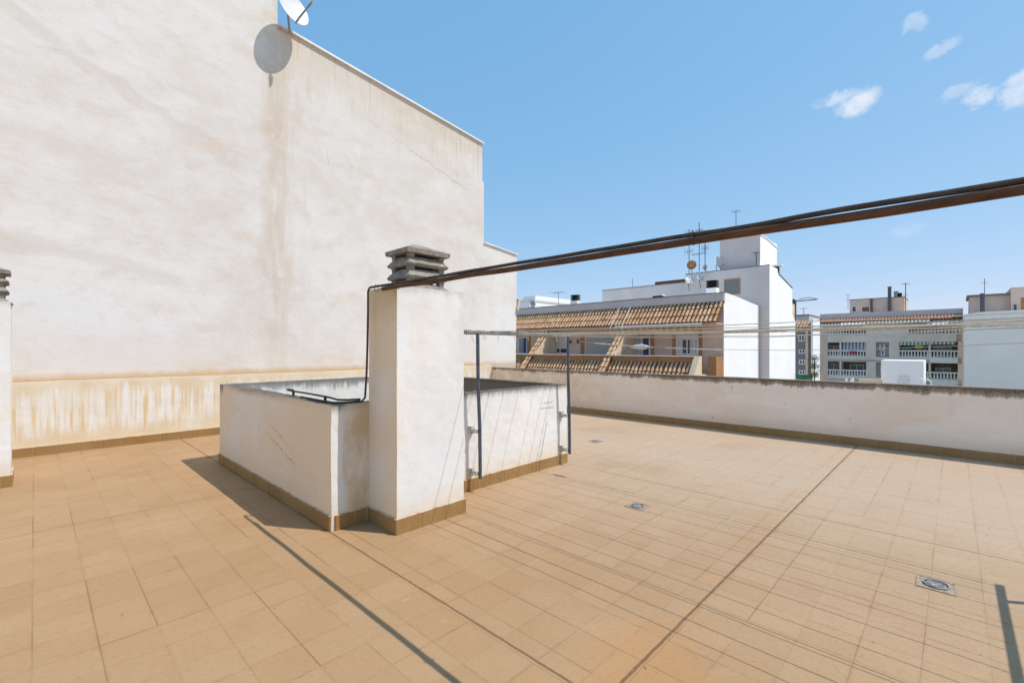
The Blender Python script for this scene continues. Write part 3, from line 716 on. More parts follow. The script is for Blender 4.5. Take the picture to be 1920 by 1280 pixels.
# ------------------------------------------------------------------ floor drains
def drain(c, label, size=.082, rot=0.0):
    t = thing('floor_drain', (c[0], c[1], 0), label, 'drain', 'round drains set in the terrace tiles')
    bm = BM(); x, y = c[0], c[1]; fr = size + .012
    for lo, hi in (((x - fr, y - fr, .001), (x + fr, y - size, .006)), ((x - fr, y + size, .001), (x + fr, y + fr, .006)), ((x - fr, y - size, .001), (x - size, y + size, .006)), ((x + size, y - size, .001), (x + fr, y + size, .006))): box(bm, lo, hi)
    box(bm, (x - size, y - size, .001), (x + size, y + size, .003)); link('surround', roughen(bm, .0015, 30), M_DRAINF, t)
    bm = BM()
    for rr, w_ in ((.074 * size / .1, .005), (.050 * size / .1, .003)):
        tube(bm, [(x + rr * math.cos(a), y + rr * math.sin(a), .010) for a in [2 * math.pi * k / 28 for k in range(29)]], w_, 6, False)
    for k in range(8):
        a = k * math.pi / 4 + .2; tube(bm, [(x + .015 * math.cos(a), y + .015 * math.sin(a), .007), (x + .050 * size / .1 * math.cos(a), y + .050 * size / .1 * math.sin(a), .007)], .004, 5)
    link('grate', bm, M_DRAIN, t)
    bm = BM(); n = 24; vs = [bm.verts.new((x + .078 * size / .1 * math.cos(2 * math.pi * k / n), y + .078 * size / .1 * math.sin(2 * math.pi * k / n), .0045)) for k in range(n)]; bm.faces.new(vs)
    vs = [bm.verts.new((x + .062 * size / .1 * math.cos(2 * math.pi * k / n), y + .062 * size / .1 * math.sin(2 * math.pi * k / n), .0060)) for k in range(n)]; bm.faces.new(vs).material_index = 1
    link('trap', bm, [M_CABLE, M_DRAIN], t)
    return t
drain((4.19, 2.29), 'round metal drain in the middle of the terrace floor, right of the chimney')
drain((4.18, .09), 'round metal drain in a square surround near the bottom right corner', .088)
drain((6.62, 4.39), 'small far drain beyond the clothesline frame, near the light well corner', .078)

# ------------------------------------------------------------------ clay tile roofs
def tiles(bm, p0, along, down, nrm, ncol, nrow, pitch, length, r=.080, jit=.014):
    """rows of half-round cover tiles; p0 = upper corner, along = unit along ridge, down = unit down the slope"""
    p0, along, down, nrm = map(Vector, (p0, along, down, nrm))
    for j in range(nrow):
        for i in range(ncol):
            c = p0 + along * (pitch * (i + .5) + random.uniform(-jit, jit)) + down * (length * j * .93 + random.uniform(-jit, jit))
            rings = []
            for k, (dd, rr, lf) in enumerate(((0, r * .86, .0), (length, r * 1.08, .035))):
                rings.append([bm.verts.new(c + down * dd + along * (rr * math.cos(a)) + nrm * (rr * .95 * math.sin(a) + lf - .02)) for a in [math.pi * q / 6 for q in range(7)]])
                if k == 1:
                    rings.append([bm.verts.new(c + down * dd + along * ((rr - .018) * math.cos(a)) + nrm * ((rr - .018) * .95 * math.sin(a) + lf - .02)) for a in [math.pi * q / 6 for q in range(7)]])
            for a, b in zip(rings, rings[1:]):
                for q in range(6): bm.faces.new((a[q], a[q + 1], b[q + 1], b[q]))
def slab(bm, a, b, c, d, nrm, th):
    n = Vector(nrm) * th; p = [Vector(v) for v in (a, b, c, d)]
    v = [bm.verts.new(q) for q in p]; w_ = [bm.verts.new(q - n) for q in p]
    bm.faces.new(v); bm.faces.new(w_[::-1])
    for i in range(4): bm.faces.new((v[i], w_[i], w_[(i + 1) % 4], v[(i + 1) % 4]))

# ---- building with tiled mansard and roof terraces
GX = 26.6; GY = 9.25; GE = 33.0; TZ = .15
b1 = thing('terrace_house', (30, 20, -12.4), 'long building with straw-coloured clay tile roofs and roof terraces beyond the parapet', 'building')
bm = BM(); prism(bm, [(GX, -12.4), (GX, 3.92), (26.76, 4.12), (26.78, 4.68), (28.5, 4.62), (31, 4.45), (GE, 4.33), (GE, -12.4)], 1, GY, GE - .2 + 1)
link('wall', bm, M_WHITEW, b1)
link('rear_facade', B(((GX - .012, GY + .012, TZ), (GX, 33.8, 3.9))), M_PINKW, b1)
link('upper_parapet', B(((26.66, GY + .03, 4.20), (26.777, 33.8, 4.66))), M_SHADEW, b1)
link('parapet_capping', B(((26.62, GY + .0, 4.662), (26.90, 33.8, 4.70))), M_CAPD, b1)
bm = BM(); box(bm, (25.5, GY + .01, -12.4), (GX - .013, 33.8, 1.12)); box(bm, (23.92, 9.72, -12.4), (25.498, 33.8, TZ)); box(bm, (23.92, 9.74, TZ + .001), (24.08, 33.8, 1.12))
for v in bm.verts: pass
bm2 = BM(); box(bm2, (25.5, GY + .01, -12.4), (GX - .013, 9.715, 1.12)); link('lower_wall', bm2, M_OCHRE, b1); bm.free()
link('terrace_slab', B(((23.92, 9.72, -12.4), (GX - .014, 33.8, TZ))), M_OCHREL, b1)
bm = BM(); ribs = (14.96, 21.26, 27.6)
link('balcony_parapet', B(((23.90, 9.74, TZ + .001), (24.06, 33.8, 1.12))), M_OCHRE, b1)
link('balcony_coping', B(((23.78, 9.72, 1.121), (24.09, 33.8, 1.16))), M_COPE, b1)
# upper mansard strip
a0 = Vector((26.74, 0, 4.24)); a1 = Vector((25.56, 0, 3.02)); dn = (a1 - a0).normalized(); nn = Vector((dn.z, 0, -dn.x)); nn = nn if nn.z > 0 else -nn
Ls = (a1 - a0).length
bm = BM(); slab(bm, (a0.x, GY + .02, a0.z), (a0.x, 33.8, a0.z), (a1.x, 33.8, a1.z), (a1.x, GY + .02, a1.z), nn, .06); rf = link('tile_bed', bm, M_TBED, b1)
bm = BM(); tiles(bm, (a0.x, GY + .02, a0.z), (0, 1, 0), dn, nn, 100, 3, .245, Ls / 2.8); link('mansard_tiles', bm, M_TILE, b1)
link('eaves', B(((25.60, GY + .05, 2.90), (GX - .014, 33.8, 2.955))), M_PINKW, b1)
# ribs between the terraces
for k, yr in enumerate(ribs):
    w0, w1 = yr - .27, yr + .27
    poly = [(26.0, 2.955), (26.55, 2.955), (26.55, TZ + .002), (24.10, TZ + .002), (24.10, 1.26)]
    bm = BM(); prism(bm, [(25.85, 2.898), (GX - .016, 2.898), (GX - .016, TZ + .002), (24.10, TZ + .002), (24.10, 1.26)], 1, w0, w1); pw = link('partition', bm, M_OCHREL, b1)
    q0 = Vector((25.78, w0 + .02, 2.98)); q1 = Vector((22.95, w0 + .02, .05)); dr = (q1 - q0).normalized(); nr = Vector((dr.z, 0, -dr.x)); nr = nr if nr.z > 0 else -nr
    bm = BM(); slab(bm, q0, q0 + Vector((0, .5, 0)), q1 + Vector((0, .5, 0)), q1, nr, .10); link('rib_bed', bm, M_TBED, b1)
    bm = BM(); tiles(bm, q0 + nr * .02, (0, 1, 0), dr, nr, 2, 9, .25, (q1 - q0).length / 8.6, .095); link('rib_tiles', bm, M_TILE, b1)
# lower tile slope
q0 = Vector((23.88, 9.86, .80)); q1 = Vector((22.7, 9.86, -.62)); dr = (q1 - q0).normalized(); nr = Vector((dr.z, 0, -dr.x)); nr = nr if nr.z > 0 else -nr
bm = BM(); slab(bm, q0, q0 + Vector((0, 24, 0)), q1 + Vector((0, 24, 0)), q1, nr, .06); link('lower_bed', bm, M_TBED, b1)
bm = BM(); tiles(bm, q0, (0, 1, 0), dr, nr, 98, 3, .245, (q1 - q0).length / 2.8); link('lower_tiles', bm, M_TILE, b1)
bm = BM(); prism(bm, [(24.15, 1.16), (23.86, 1.16), (22.6, -.6), (22.6, -1.2), (24.15, -1.2)], 1, 9.50, 9.80); link('end_pier', bm, M_OCHREL, b1)
# openings on the rear facade
def yz(px_, py_, X=GX): p = onX(px_, py_, X); return p.y, p.z
def opening(parent, name, X, pxl, pxr, pyt, pyb, panes=2, glass=M_GLASS, frame_m=M_FRAME, box_h=0.0, fw=.065, curtain=None, shut=None):
    yr_, zt = yz(pxl, pyt, X); yl_, _ = yz(pxr, pyt, X); _, zb = yz((pxl + pxr) / 2, pyb, X); zt = yz((pxl + pxr) / 2, pyt, X)[1]
    ya, yb = min(yr_, yl_), max(yr_, yl_); zt2 = zt - box_h
    bm = BM(); d = .05
    box(bm, (X - d, ya, zb), (X, ya + fw, zt2)); box(bm, (X - d, yb - fw, zb), (X, yb, zt2)); box(bm, (X - d, ya + fw, zb), (X, yb - fw, zb + fw)); box(bm, (X - d, ya + fw, zt2 - fw), (X, yb - fw, zt2))
    for k in range(1, panes): yc = ya + (yb - ya) * k / panes; box(bm, (X - d + .003, yc - fw * .5, zb + fw), (X, yc + fw * .5, zt2 - fw))
    fo = link(name, bm, frame_m, parent)
    link('pane', B(((X - .022, ya + fw, zb + fw), (X - .002, yb - fw, zt2 - fw))), glass, fo)
    if box_h: link('shutter_box', B(((X - d, ya, zt2 + .002), (X, yb, zt))), shut or M_SHUT, fo)
    if curtain:
        for (f0, f1, mm_) in curtain: link('curtain', B(((X - .032, ya + fw + (yb - ya - 2 * fw) * f0, zb + fw), (X - .023, ya + fw + (yb - ya - 2 * fw) * f1, zt2 - fw))), mm_, fo)
    return fo
FX = GX - .014
opening(b1, 'window', FX, 1268, 1310, 622, 664.5, 2, box_h=.40, curtain=((0, .36, M_CURT), (.72, 1, M_CURT)))
opening(b1, 'sliding_door', FX, 1176, 1219, 631, 690, 3, glass=M_GLASSB, curtain=((0, .25, M_NAVY), (.35, .72, M_CURT), (.85, 1, M_NAVY)))
fo = opening(b1, 'window', FX, 1036, 1066, 630, 662.5, 2, box_h=.85)
opening(b1, 'window', FX, 958, 989, 632, 663, 2, glass=M_GLASSB, curtain=((.5, 1, M_CURT), (.0, .2, M_NAVY)))
link('blank_panel', B(((FX - .02, yz(1170, 640)[0], TZ + .01), (FX, yz(1100, 640)[0], 2.35))), M_SHUTB, b1)
for (a, b) in ((1261, 1268), (1310, 1317), (1221, 1227), (1028, 1036), (1089, 1096), (989, 995)):
    yb_, ya_ = yz(a, 640)[0], yz(b, 640)[0]
    link('pilaster', B(((FX - .03, ya_, TZ + .01), (FX - .001, yb_, 2.62))), M_OCHRE, b1)
for x in (1070, 1085):
    y_, z_ = yz(x, 640); bm = BM(); frustum(bm, (FX - .08, y_), z_ - .12, z_ + .1, .05, .05, .08, .08); link('wall_lamp', bm, M_BLACK, b1)
# awning above the right terrace
ya, yb = yz(1330, 605)[0], yz(1170, 605)[0]
aw = thing('awning', (25.7, (ya + yb) / 2, 2.6), 'rolled orange striped awning hanging above the right-hand roof terrace', 'awning')
bm = BM(); tube(bm, [(25.46, ya, 2.90), (25.46, yb, 2.90)], .06, 8); link('roller', bm, M_FRAME, aw)
bm = BM(); box(bm, (25.40, ya + .02, 2.46), (25.415, yb - .02, 2.84)); link('valance', bm, M_AWN, aw)
bm = BM(); tube(bm, [(25.50, yb + .03, 2.95), (25.42, yb + .05, 2.2)], .02, 5); link('arm', bm, M_FRAME, aw)
# air conditioner on the left terrace
y_, z_ = yz(983, 620); ac = thing('air_conditioner', (26.3, y_, z_ - .2), 'white air conditioner under the tiled eaves beside the tall wall', 'air conditioner')
link('casing', B(((26.0, y_ - .42, z_ - .22), (26.45, y_ + .42, z_ + .22))), M_FRAME, ac)
bm = BM(); n = 16
bm2 = tube(BM(), [(25.985, y_ + .1, z_), (25.999, y_ + .1, z_)], .17, 16); link('fan_grille', bm2, M_BLACK, ac); bm.free()
# potted plant on the terrace
y_, _ = yz(1171, 655, 24.7); pot = thing('potted_plant', (24.7, y_, TZ), 'small reddish potted plant at the left of the right-hand terrace', 'plant')
bm = BM(); frustum(bm, (24.7, y_), TZ + .001, TZ + .95, .09, .09, .13, .13); link('pot', bm, M_OCHRE, pot)
bm = BM()
for k in range(60):
    p = Vector((24.7, y_, TZ + 1.15)) + Vector((random.gauss(0, .1), random.gauss(0, .12), random.gauss(0, .16))); d = Vector((random.uniform(-1, 1), random.uniform(-1, 1), random.uniform(-.4, 1))).normalized() * .08; s = d.cross(Vector((0, 0, 1))).normalized() * .025
    bm.faces.new([bm.verts.new(p), bm.verts.new(p + d + s), bm.verts.new(p + d * 1.5), bm.verts.new(p + d - s)])
link('foliage', bm, M_LEAF, pot)
# water pipes over the tiles
for (a, b, nm) in (((1071, 549, 0), 0, 0),): pass
t = thing('roof_pipe', (26, 15.3, 3), 'pair of thin white pipes lying down the tile slope between the terraces', 'pipe')
bm = BM()
for yy in (14.95, 15.75): tube(bm, [(26.80, yy, 4.72), (26.58, yy + .02, 4.30), (25.60, yy + .02, 3.22), (25.3, yy, 2.75)], .022, 6)
link('tubes', bm, M_FRAME, t)

# roof chimneys, vents
def small_chimney(px_, pyt, pyb, X, w_, label, body=M_SHADEW, cap=M_BLACK, n=3, base=None, d_=.45):
    y_, zt = yz(px_, pyt, X); _, zb = yz(px_, pyb, X)
    t = thing('roof_chimney', (X, y_, zb), label, 'chimney', 'chimneys on the far roofs'); hh = zt - zb; b0 = zb if base is None else base
    link('shaft', B(((X - d_ / 2, y_ - w_ / 2, b0), (X + d_ / 2, y_ + w_ / 2, zb + hh * .45))), body, t)
    bm = BM(); st = hh * .55 / n
    for k in range(n): frustum(bm, (X, y_), zb + hh * .45 + k * st + st * .3, zb + hh * .45 + (k + 1) * st, d_ * .5, w_ * .52, d_ * .42, w_ * .44)
    frustum(bm, (X, y_), zb + hh * .45 - .001, zt - .02, d_ * .3, w_ * .3, d_ * .3, w_ * .3); link('cowl', bm, cap, t)
    return t
small_chimney(1079, 553, 573, 28.2, .62, 'small chimney with dark slatted cowl on the tiled building, left of the lilac penthouse', base=3.9)
small_chimney(1336, 526, 552, 28.6, .62, 'white chimney with black slatted cowl in front of the tower block window', body=M_WHITEW, base=3.9)
y_, z_ = yz(1234, 553, 27.6)
t = thing('roof_vent', (27.6, y_, z_ - .3), 'low dark roof vent just above the clay tiles', 'vent'); link('cover', B(((27.4, y_ - .35, z_ - .05), (27.8, y_ + .35, z_))), M_COPE, t); link('opening', B(((27.45, y_ - .3, z_ - .35), (27.75, y_ + .3, z_ - .052))), M_BLACK, t)

# ---- white tower block behind it
b2 = thing('tower_block', (36, 11, -12.4), 'white stepped block with roof tower, lit sharply on its right side', 'building')
SX = 33.1; SY = 8.66
bm = BM(); prism(bm, [(SX, -12.4), (SX, 6.95), (34.9, 6.95), (35.2, 6.60), (38.9, 5.95), (38.95, 4.0), (39.8, 3.6), (39.8, -12.4)], 1, SY, 14.2); link('wall', bm, M_WHITEW, b2)
link('front_facade', B(((SX - .012, SY + .005, -12.4), (SX - .0005, 14.2, 6.94))), M_SHADEW, b2)  # white wall's shaded front, its shade painted as a greyer skin
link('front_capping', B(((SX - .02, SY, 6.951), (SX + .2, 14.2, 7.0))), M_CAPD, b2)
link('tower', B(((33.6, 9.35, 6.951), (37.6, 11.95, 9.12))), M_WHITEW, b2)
link('tower_front', B(((33.588, 9.355, 7.0), (33.6, 11.95, 9.12))), M_SHADEW, b2)  # same painted shade on the front of the tower
bm = BM(); prism(bm, [(33.5, 9.121), (34.9, 9.121), (37.7, 8.86), (37.7, 8.92), (34.9, 9.19), (33.5, 9.19)], 1, 9.3, 12.0); link('tower_capping', bm, M_COPE, b2)
bm = BM(); prism(bm, [(35.2, 6.63), (38.95, 5.98), (38.95, 6.04), (35.2, 6.69)], 1, SY - .03, SY + .3); link('slope_capping', bm, M_CAPD, b2)
opening(b2, 'window', SX - .013, 1358, 1388, 523, 552, 1, glass=M_SHUTG, frame_m=M_OCHRE, fw=.09)
t = thing('vent_pipe', (36.4, SY + .5, 6.2), 'short dark vent pipe with white cap on the right step of the tower block', 'vent')
p = onY(1455, 500, SY + .3)
bm = BM(); tube(bm, [(p.x, SY + .3, 6.3), (p.x, SY + .3, p.z - .05)], .22, 12); link('pipe', bm, M_CABLE, t)
link('cap', B(((p.x - .4, SY - .1, p.z), (p.x + .4, SY + .7, p.z + .08))), M_COPE, t)
p = onY(1486, 563, SY + .3); t = thing('roof_chimney', (p.x, SY + .3, 3.6), 'narrow beige chimney with black top at the right edge of the tower block', 'chimney', 'chimneys on the far roofs')
link('shaft', B(((39.0, SY + .02, 3.5), (39.7, SY + .6, p.z - .35))), M_OCHREL, t); link('cowl', B(((38.97, SY, p.z - .349), (39.73, SY + .62, p.z))), M_BLACK, t)
# lilac penthouse left of it
b3 = thing('penthouse', (36, 17.8, 4.2), 'plain lilac-grey penthouse box above the clay tile roof', 'building')
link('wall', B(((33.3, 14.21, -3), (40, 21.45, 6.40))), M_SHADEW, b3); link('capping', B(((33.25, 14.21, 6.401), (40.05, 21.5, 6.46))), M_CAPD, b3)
y0_, y1_ = yz(1285, 530, 34)[0], yz(1228, 530, 34)[0]
link('parapet_strip', B(((34, y0_ - .1, 6.461), (34.2, y1_, 6.78))), simple('brick_red_strip', (.22, .09, .06), .9, .2, 3), b3)
# ---- low white house at the far left
b9 = thing('white_house', (45, 40, -12.4), 'sliver of a low white roof between the tall wall and the clay tiles', 'building')
p0 = onX(930, 566, 46); p1 = onX(1003, 580, 46)
link('wall', B(((46, p1.y, -12.4), (54, p0.y, p0.z - .4))), M_WHITEW, b9); link('roof_edge', B(((45.9, p1.y - .1, p0.z - .399), (54.1, p0.y, p0.z - .1))), M_COPE, b9)
link('parapet', B(((46.1, p1.y, p0.z - .09), (54, p1.y + 2.2, p0.z + .35))), M_WHITEW, b9)

# ---- aerials and dishes
def aerial(px_, pyt, pyb, X, label, boom=None, nel=7, second=False, blen=1.2, m=M_STEEL, ey=1, grid=False, r=.028):
    y_, zt = yz(px_, pyt, X); _, zb = yz(px_, pyb, X)
    t = thing('tv_aerial', (X, y_, zb), label, 'aerial', 'aerials on the far roofs')
    bm = BM(); tube(bm, [(X, y_, zb), (X, y_, zt)], r, 6); link('mast', bm, m, t)
    if boom:
        for bz, bl in boom:
            z = zt - (zt - zb) * bz; bm = BM()
            tube(bm, [(X - .03, y_ - bl * .5 * ey, z), (X - .03, y_ + bl * .5 * ey, z)], r * .6, 5)
            for k in range(nel):
                q = y_ + bl * (-.5 + k / (nel - 1)); hl = .18 + .10 * (k / nel)
                tube(bm, [(X - .03, q, z - hl), (X - .03, q, z + hl)], r * .35, 4) if grid else tube(bm, [(X - .2 - hl, q, z), (X + .2 + hl, q, z)], r * .4, 4)
            link('antenna', bm, m, t)
    return t
M_AER = simple('dark_aerial_metal', (.10, .10, .12), .6, .2, 9, metal=.3)
aerial(1047, 548, 575, 28.5, 'T-shaped aerial on the tiled building, left of its small chimney', boom=((.02, 1.0),), nel=5, m=M_AER, r=.02)
aerial(1186, 522, 545, 36, 'short mast on the lilac penthouse roof', m=M_AER, r=.02)
aerial(1292, 430, 513, 33.8, 'dark aerial mast with the orange dish, leftmost of the cluster by the tower', boom=((.08, .5), (.5, .6)), nel=4, m=M_AER, grid=True)
aerial(1311, 417, 509, 33.5, 'tallest aerial mast in the cluster by the tower', boom=((.16, .5), (.64, 1.0)), nel=5, m=M_AER)
aerial(1322, 455, 508, 33.3, 'aerial mast right of the tallest one, with a hanging wire grid', boom=((.2, .45),), nel=6, m=M_AER, grid=True)
aerial(1380, 395, 447, 34.6, 'thin mast standing on top of the white tower', boom=((.03, .5),), nel=4, m=M_AER, r=.022)
aerial(1418, 473, 502, 33.4, 'short post in front of the white tower', boom=((.03, .35),), nel=3, m=M_AER, r=.03)
def cdish(px_, py_, X, rad, direc, m, label, mastbot, squash=1.0):
    p = onX(px_, py_, X); d = dish('satellite_dish', p, direc, rad, m, label, group='satellite dishes on the far roofs', mast=(X + .15, p.y + .05, yz(px_, mastbot, X)[1]), squash=squash, mm=M_AER); return d
cdish(1297, 497, 33.5, .34, (-.75, -.2, .1), M_ORDISH, 'orange-brown satellite dish left of the white tower', 513)
cdish(1322, 501, 33.4, .19, (-.9, .1, .2), M_DISH, 'small pale round dish on a pole, centre of the cluster', 550)
cdish(1346, 492, 33.2, .42, (-.25, -.9, .2), M_DISH, 'dish seen nearly edge-on against the white tower', 545)
cdish(1292, 525, 32.8, .34, (-.55, -.55, .5), M_DISH, 'tilted white dish below the orange one', 545)
cdish(1313, 521, 32.8, .26, (-.4, -.6, .5), M_DISH, 'white dish below the small pale round one', 540)
cdish(998, 570, 45.8, .45, (-.6, -.5, .3), M_STEEL, 'grey dish on the low white roof by the tall wall', 579)
# crane jib far away
t = thing('crane_jib', (120, 40, 10), 'thin crane jib in the sky right of the tower block', 'crane')
p0 = onX(1489, 565, 120); p1 = onX(1533, 561, 120); p2 = onX(1518, 557.5, 120)
bm = BM(); tube(bm, [p0, p1], .12, 5); tube(bm, [onX(1497, 561, 120), p2, p1], .07, 5); link('jib', bm, M_AER, t)
bm = BM(); q = onX(1490, 565, 120); tube(bm, [(120, q.y, -12.4), (120, q.y, q.z + .3)], .35, 6); link('tower', bm, M_AER, t)

# ---- narrow grey building in the gap
X4 = 60
def yz4(px_, py_, X=X4): return yz(px_, py_, X)
b4 = thing('grey_house', (64, yz4(1510, 600)[0], -12.4), 'narrow shadowed grey building with small windows between the white block and the apartments', 'building')
ya, yb = yz4(1522, 600)[0], yz4(1480, 600)[0]; zt = yz4(1505, 610)[1]
link('wall', B(((X4, ya, -12.4), (X4 + 9, yb, zt))), M_GREY, b4)
zt2 = yz4(1505, 592, 63)[1]; link('upper_storey', B(((63, yz4(1517, 600, 63)[0], zt), (69, yb, zt2))), M_SHADEW, b4); link('capping', B(((62.9, yz4(1517.5, 600, 63)[0], zt2 + .001), (69, yb, zt2 + .15))), M_CAPD, b4)
q0 = Vector((X4 + 1.2, ya + .05, zt + .55)); q1 = Vector((X4 - .5, ya + .05, zt - .35)); dr = (q1 - q0).normalized(); nr = Vector((dr.z, 0, -dr.x)); nr = nr if nr.z > 0 else -nr
bm = BM(); slab(bm, q0, q0 + Vector((0, yb - ya, 0)), q1 + Vector((0, yb - ya, 0)), q1, nr, .1); link('tile_bed', bm, M_TBED, b4)
bm = BM(); tiles(bm, q0, (0, 1, 0), dr, nr, int((yb - ya) / .3), 2, .3, 1.0, .12); link('roof_tiles', bm, M_TILE, b4)
for (a, b, c, d) in ((1497, 1509, 627, 640), (1498, 1510, 655, 663), (1498, 1510, 674, 683), (1498, 1510, 694, 702)): opening(b4, 'window', X4 - .001, a, b, c, d, 2, glass=M_GLASS, fw=.1)
bm = BM(); tube(bm, [(X4 - .15, yz4(1513.5, 620)[0], -12), (X4 - .15, yz4(1513.5, 620)[0], zt - .3)], .14, 8); link('downpipe', bm, M_OCHREL, b4)
bw = thing('white_house', (63, ya - 1, -12.4), 'tall thin strip of bright white wall left of the balcony apartments', 'building')
zw = yz4(1527, 598)[1]
link('wall', B(((X4 - .4, yz4(1526, 600)[0], -12.4), (X4 + 3.2, ya - .01, zw))), M_WHITEW, bw)
aerial(1507, 577, 600, 64, 'tiny aerial on the narrow grey building', boom=((.05, .7),), nel=3, m=M_AER, r=.03)
p = onX(1527, 706, 40); sh = thing('shrub', (40, p.y, p.z - 1.5), 'tall clipped shrub below the thin white wall strip', 'shrub')
bm = BM(); tube(bm, [(40, p.y, p.z - 3.5), (40, p.y, p.z + 1.2)], .04, 6); link('stem', bm, M_RUST, sh)
bm = BM()
for k in range(900):
    zz = random.choice((.15, .75, 1.35)) + random.gauss(0, .14); q = Vector((40, p.y, p.z + zz)) + Vector((random.gauss(0, .17), random.gauss(0, .17), 0)); d = Vector((random.uniform(-1, 1), random.uniform(-1, 1), random.uniform(-.5, 1))).normalized() * .09; s = d.cross(Vector((0, 0, 1))).normalized() * .04
    bm.faces.new([bm.verts.new(q), bm.verts.new(q + d * .6 + s), bm.verts.new(q + d), bm.verts.new(q + d * .6 - s)])
link('foliage', bm, M_LEAF, sh)
p = onX(1508, 705, 45); tag(link('green_netting', roughen(B(((45, p.y - .5, p.z - .9), (45.05, p.y + .45, p.z + .2))), .3, 1.5), M_GREEN), 'green netting at the foot of the narrow grey building', 'netting')

# ---- balcony apartments
X5 = 80.0
b5 = thing('balcony_apartments', (88, 7, -12.4), 'greige apartment block with white balustrades, awnings and a red tile strip', 'building')
def Y5(px_): return yz(px_, 640, X5)[0]
def Z5(py_, px_=1670): return yz(px_, py_, X5)[1]
yL, yR = Y5(1535), Y5(1806)
zTop = Z5(582.5)
link('wall', B(((X5 + 2.6, yR, -12.4), (X5 + 14, yL, zTop))), M_B5, b5)
# slabs and solid piers standing forward of the recessed loggias
zs = [Z5(v) for v in (628, 641, 669.5, 679, 708, 719, 748)]       # slab tops and undersides, from above
for k in range(0, 6, 2):
    link('floor_slab', B(((X5 - .0, yR + .6, zs[k + 1]), (X5 + 2.59, yL, zs[k]))), M_B5, b5)
link('grey_band', B(((X5 - .012, yR + .6, Z5(678)), (X5 - .001, yL, Z5(674.5)))), M_B5D, b5); link('grey_band', B(((X5 - .012, yR + .6, Z5(717)), (X5 - .001, yL, Z5(713)))), M_B5D, b5)
flo = [(zs[1], zs[2]), (zs[3], zs[4]), (zs[5], zs[6])]
for zt_, zb_ in flo:
    for a, b in ((1535, 1541), (1574, 1577), (1624, 1642), (1667, 1686), (1741, 1745), (1796, 1806)):
        link('pier', B(((X5 + .02, Y5(b), zb_ + .001), (X5 + 2.58, Y5(a), zt_ - .001))), M_B5, b5)
    link('pier', B(((X5 + .6, Y5(1667), zb_ + .001), (X5 + 2.58, Y5(1642), zt_ - .001))), M_B5D, b5)
XW = X5 + 1.2
def bal(pa, pb, zb, h=1.0, X=X5 + .05):
    ya, yb = Y5(pb), Y5(pa); bm = BM()
    box(bm, (X, ya, zb + h - .16), (X + .22, yb, zb + h)); box(bm, (X, ya, zb + .001), (X + .22, yb, zb + .12)); n = int((yb - ya) / .31)
    for i in range(n + 1):
        y_ = ya + (yb - ya) * i / n
        tube(bm, [(X + .11, y_, zb + .12), (X + .11, y_, zb + .32), (X + .11, y_, zb + .55), (X + .11, y_, zb + h - .16)], [.07, .095, .055, .07], 6, False)
    return link('balustrade', bm, M_BAL, b5)
for zb in (zs[2], zs[4]):
    bal(1541, 1624, zb, .92); bal(1686, 1796, zb, .95)
bal(1541, 1624, zs[0], .85); bal(1703, 1806, zs[0], .85, X5 - .02)
link('loggia_parapet', B(((X5 + .02, Y5(1703), zs[0] + .001), (X5 + .3, Y5(1625), zs[0] + .8))), M_BAL, b5)
def back(pa, pb, pyt, pyb, panes, glass=M_GLASSB, fm=M_FRAME, X=XW + 1.3, nm='window', fw=.12):
    # scale the pixels from the facade plane to the recessed plane
    k = 0
    ya, yb = Y5(pb), Y5(pa); zt_, zb_ = Z5(pyt), Z5(pyb); d = .08; bm = BM()
    box(bm, (X - d, ya, zb_), (X, ya + fw, zt_)); box(bm, (X - d, yb - fw, zb_), (X, yb, zt_)); box(bm, (X - d, ya + fw, zt_ - fw), (X, yb - fw, zt_)); box(bm, (X - d, ya + fw, zb_), (X, yb - fw, zb_ + fw))
    for q in range(1, panes): yc = ya + (yb - ya) * q / panes; box(bm, (X - d + .004, yc - fw / 2, zb_ + fw), (X, yc + fw / 2, zt_ - fw))
    fo = link(nm, bm, fm, b5); link('pane', B(((X - .04, ya + fw, zb_ + fw), (X - .004, yb - fw, zt_ - fw))), glass, fo); return fo
def reveal(pa, pb, pyt, pyb, m=M_OLIVE, X=XW + 1.36): link('reveal', B(((X, Y5(pb), Z5(pyb)), (X + .05, Y5(pa), Z5(pyt)))), m, b5)
for (t0, t1) in ((641.5, 669), (679.5, 707)):
    reveal(1541, 1574, t0, t1); reveal(1577, 1624, t0, t1); reveal(1686, 1741, t0, t1); reveal(1745, 1796, t0, t1)
back(1543, 1572, 647, 668, 2); back(1580, 1620, 650, 668, 2); back(1690, 1736, 649, 668, 3, glass=M_GLASS); back(1748, 1784, 648, 668, 2)
back(1543, 1572, 683, 706, 2, glass=M_GLASSB); back(1588, 1616, 685, 706, 2); back(1752, 1783, 688, 706, 2); back(1692, 1730, 686, 706, 2)
for (a, b, t0, t1) in ((1650, 1659, 655, 667), (1650, 1659, 687, 704)): back(a, b, t0, t1, 1, X=X5 + .55, glass=M_GLASS, fw=.18)
def hang(name, pa, pb, pyt, pyb, m, label, slope=.5, X=X5 - .0, parent=None):
    t = thing(name, (X, Y5((pa + pb) / 2), Z5(pyb)), label, 'awning', 'awnings and blinds on the balcony apartments')
    a, b = Y5(pb), Y5(pa); zt_, zb_ = Z5(pyt), Z5(pyb); bm = BM()
    slab(bm, (X + .12, a, zt_), (X + .12, b, zt_), (X - slope, b, zb_ + .15), (X - slope, a, zb_ + .15), Vector((-1, 0, .6)).normalized(), .04); link('canopy', bm, m, t)
    link('valance', B(((X - slope - .02, a, zb_), (X - slope + .01, b, zb_ + .15))), m, t)
    bm = BM()
    bm.free()
    for y_ in (a + .05, b - .05): link('arm', tube(BM(), [(X + .1, y_, zb_ + .1), (X - slope, y_, zb_ + .16)], .03, 5), M_FRAME, t)
    return t
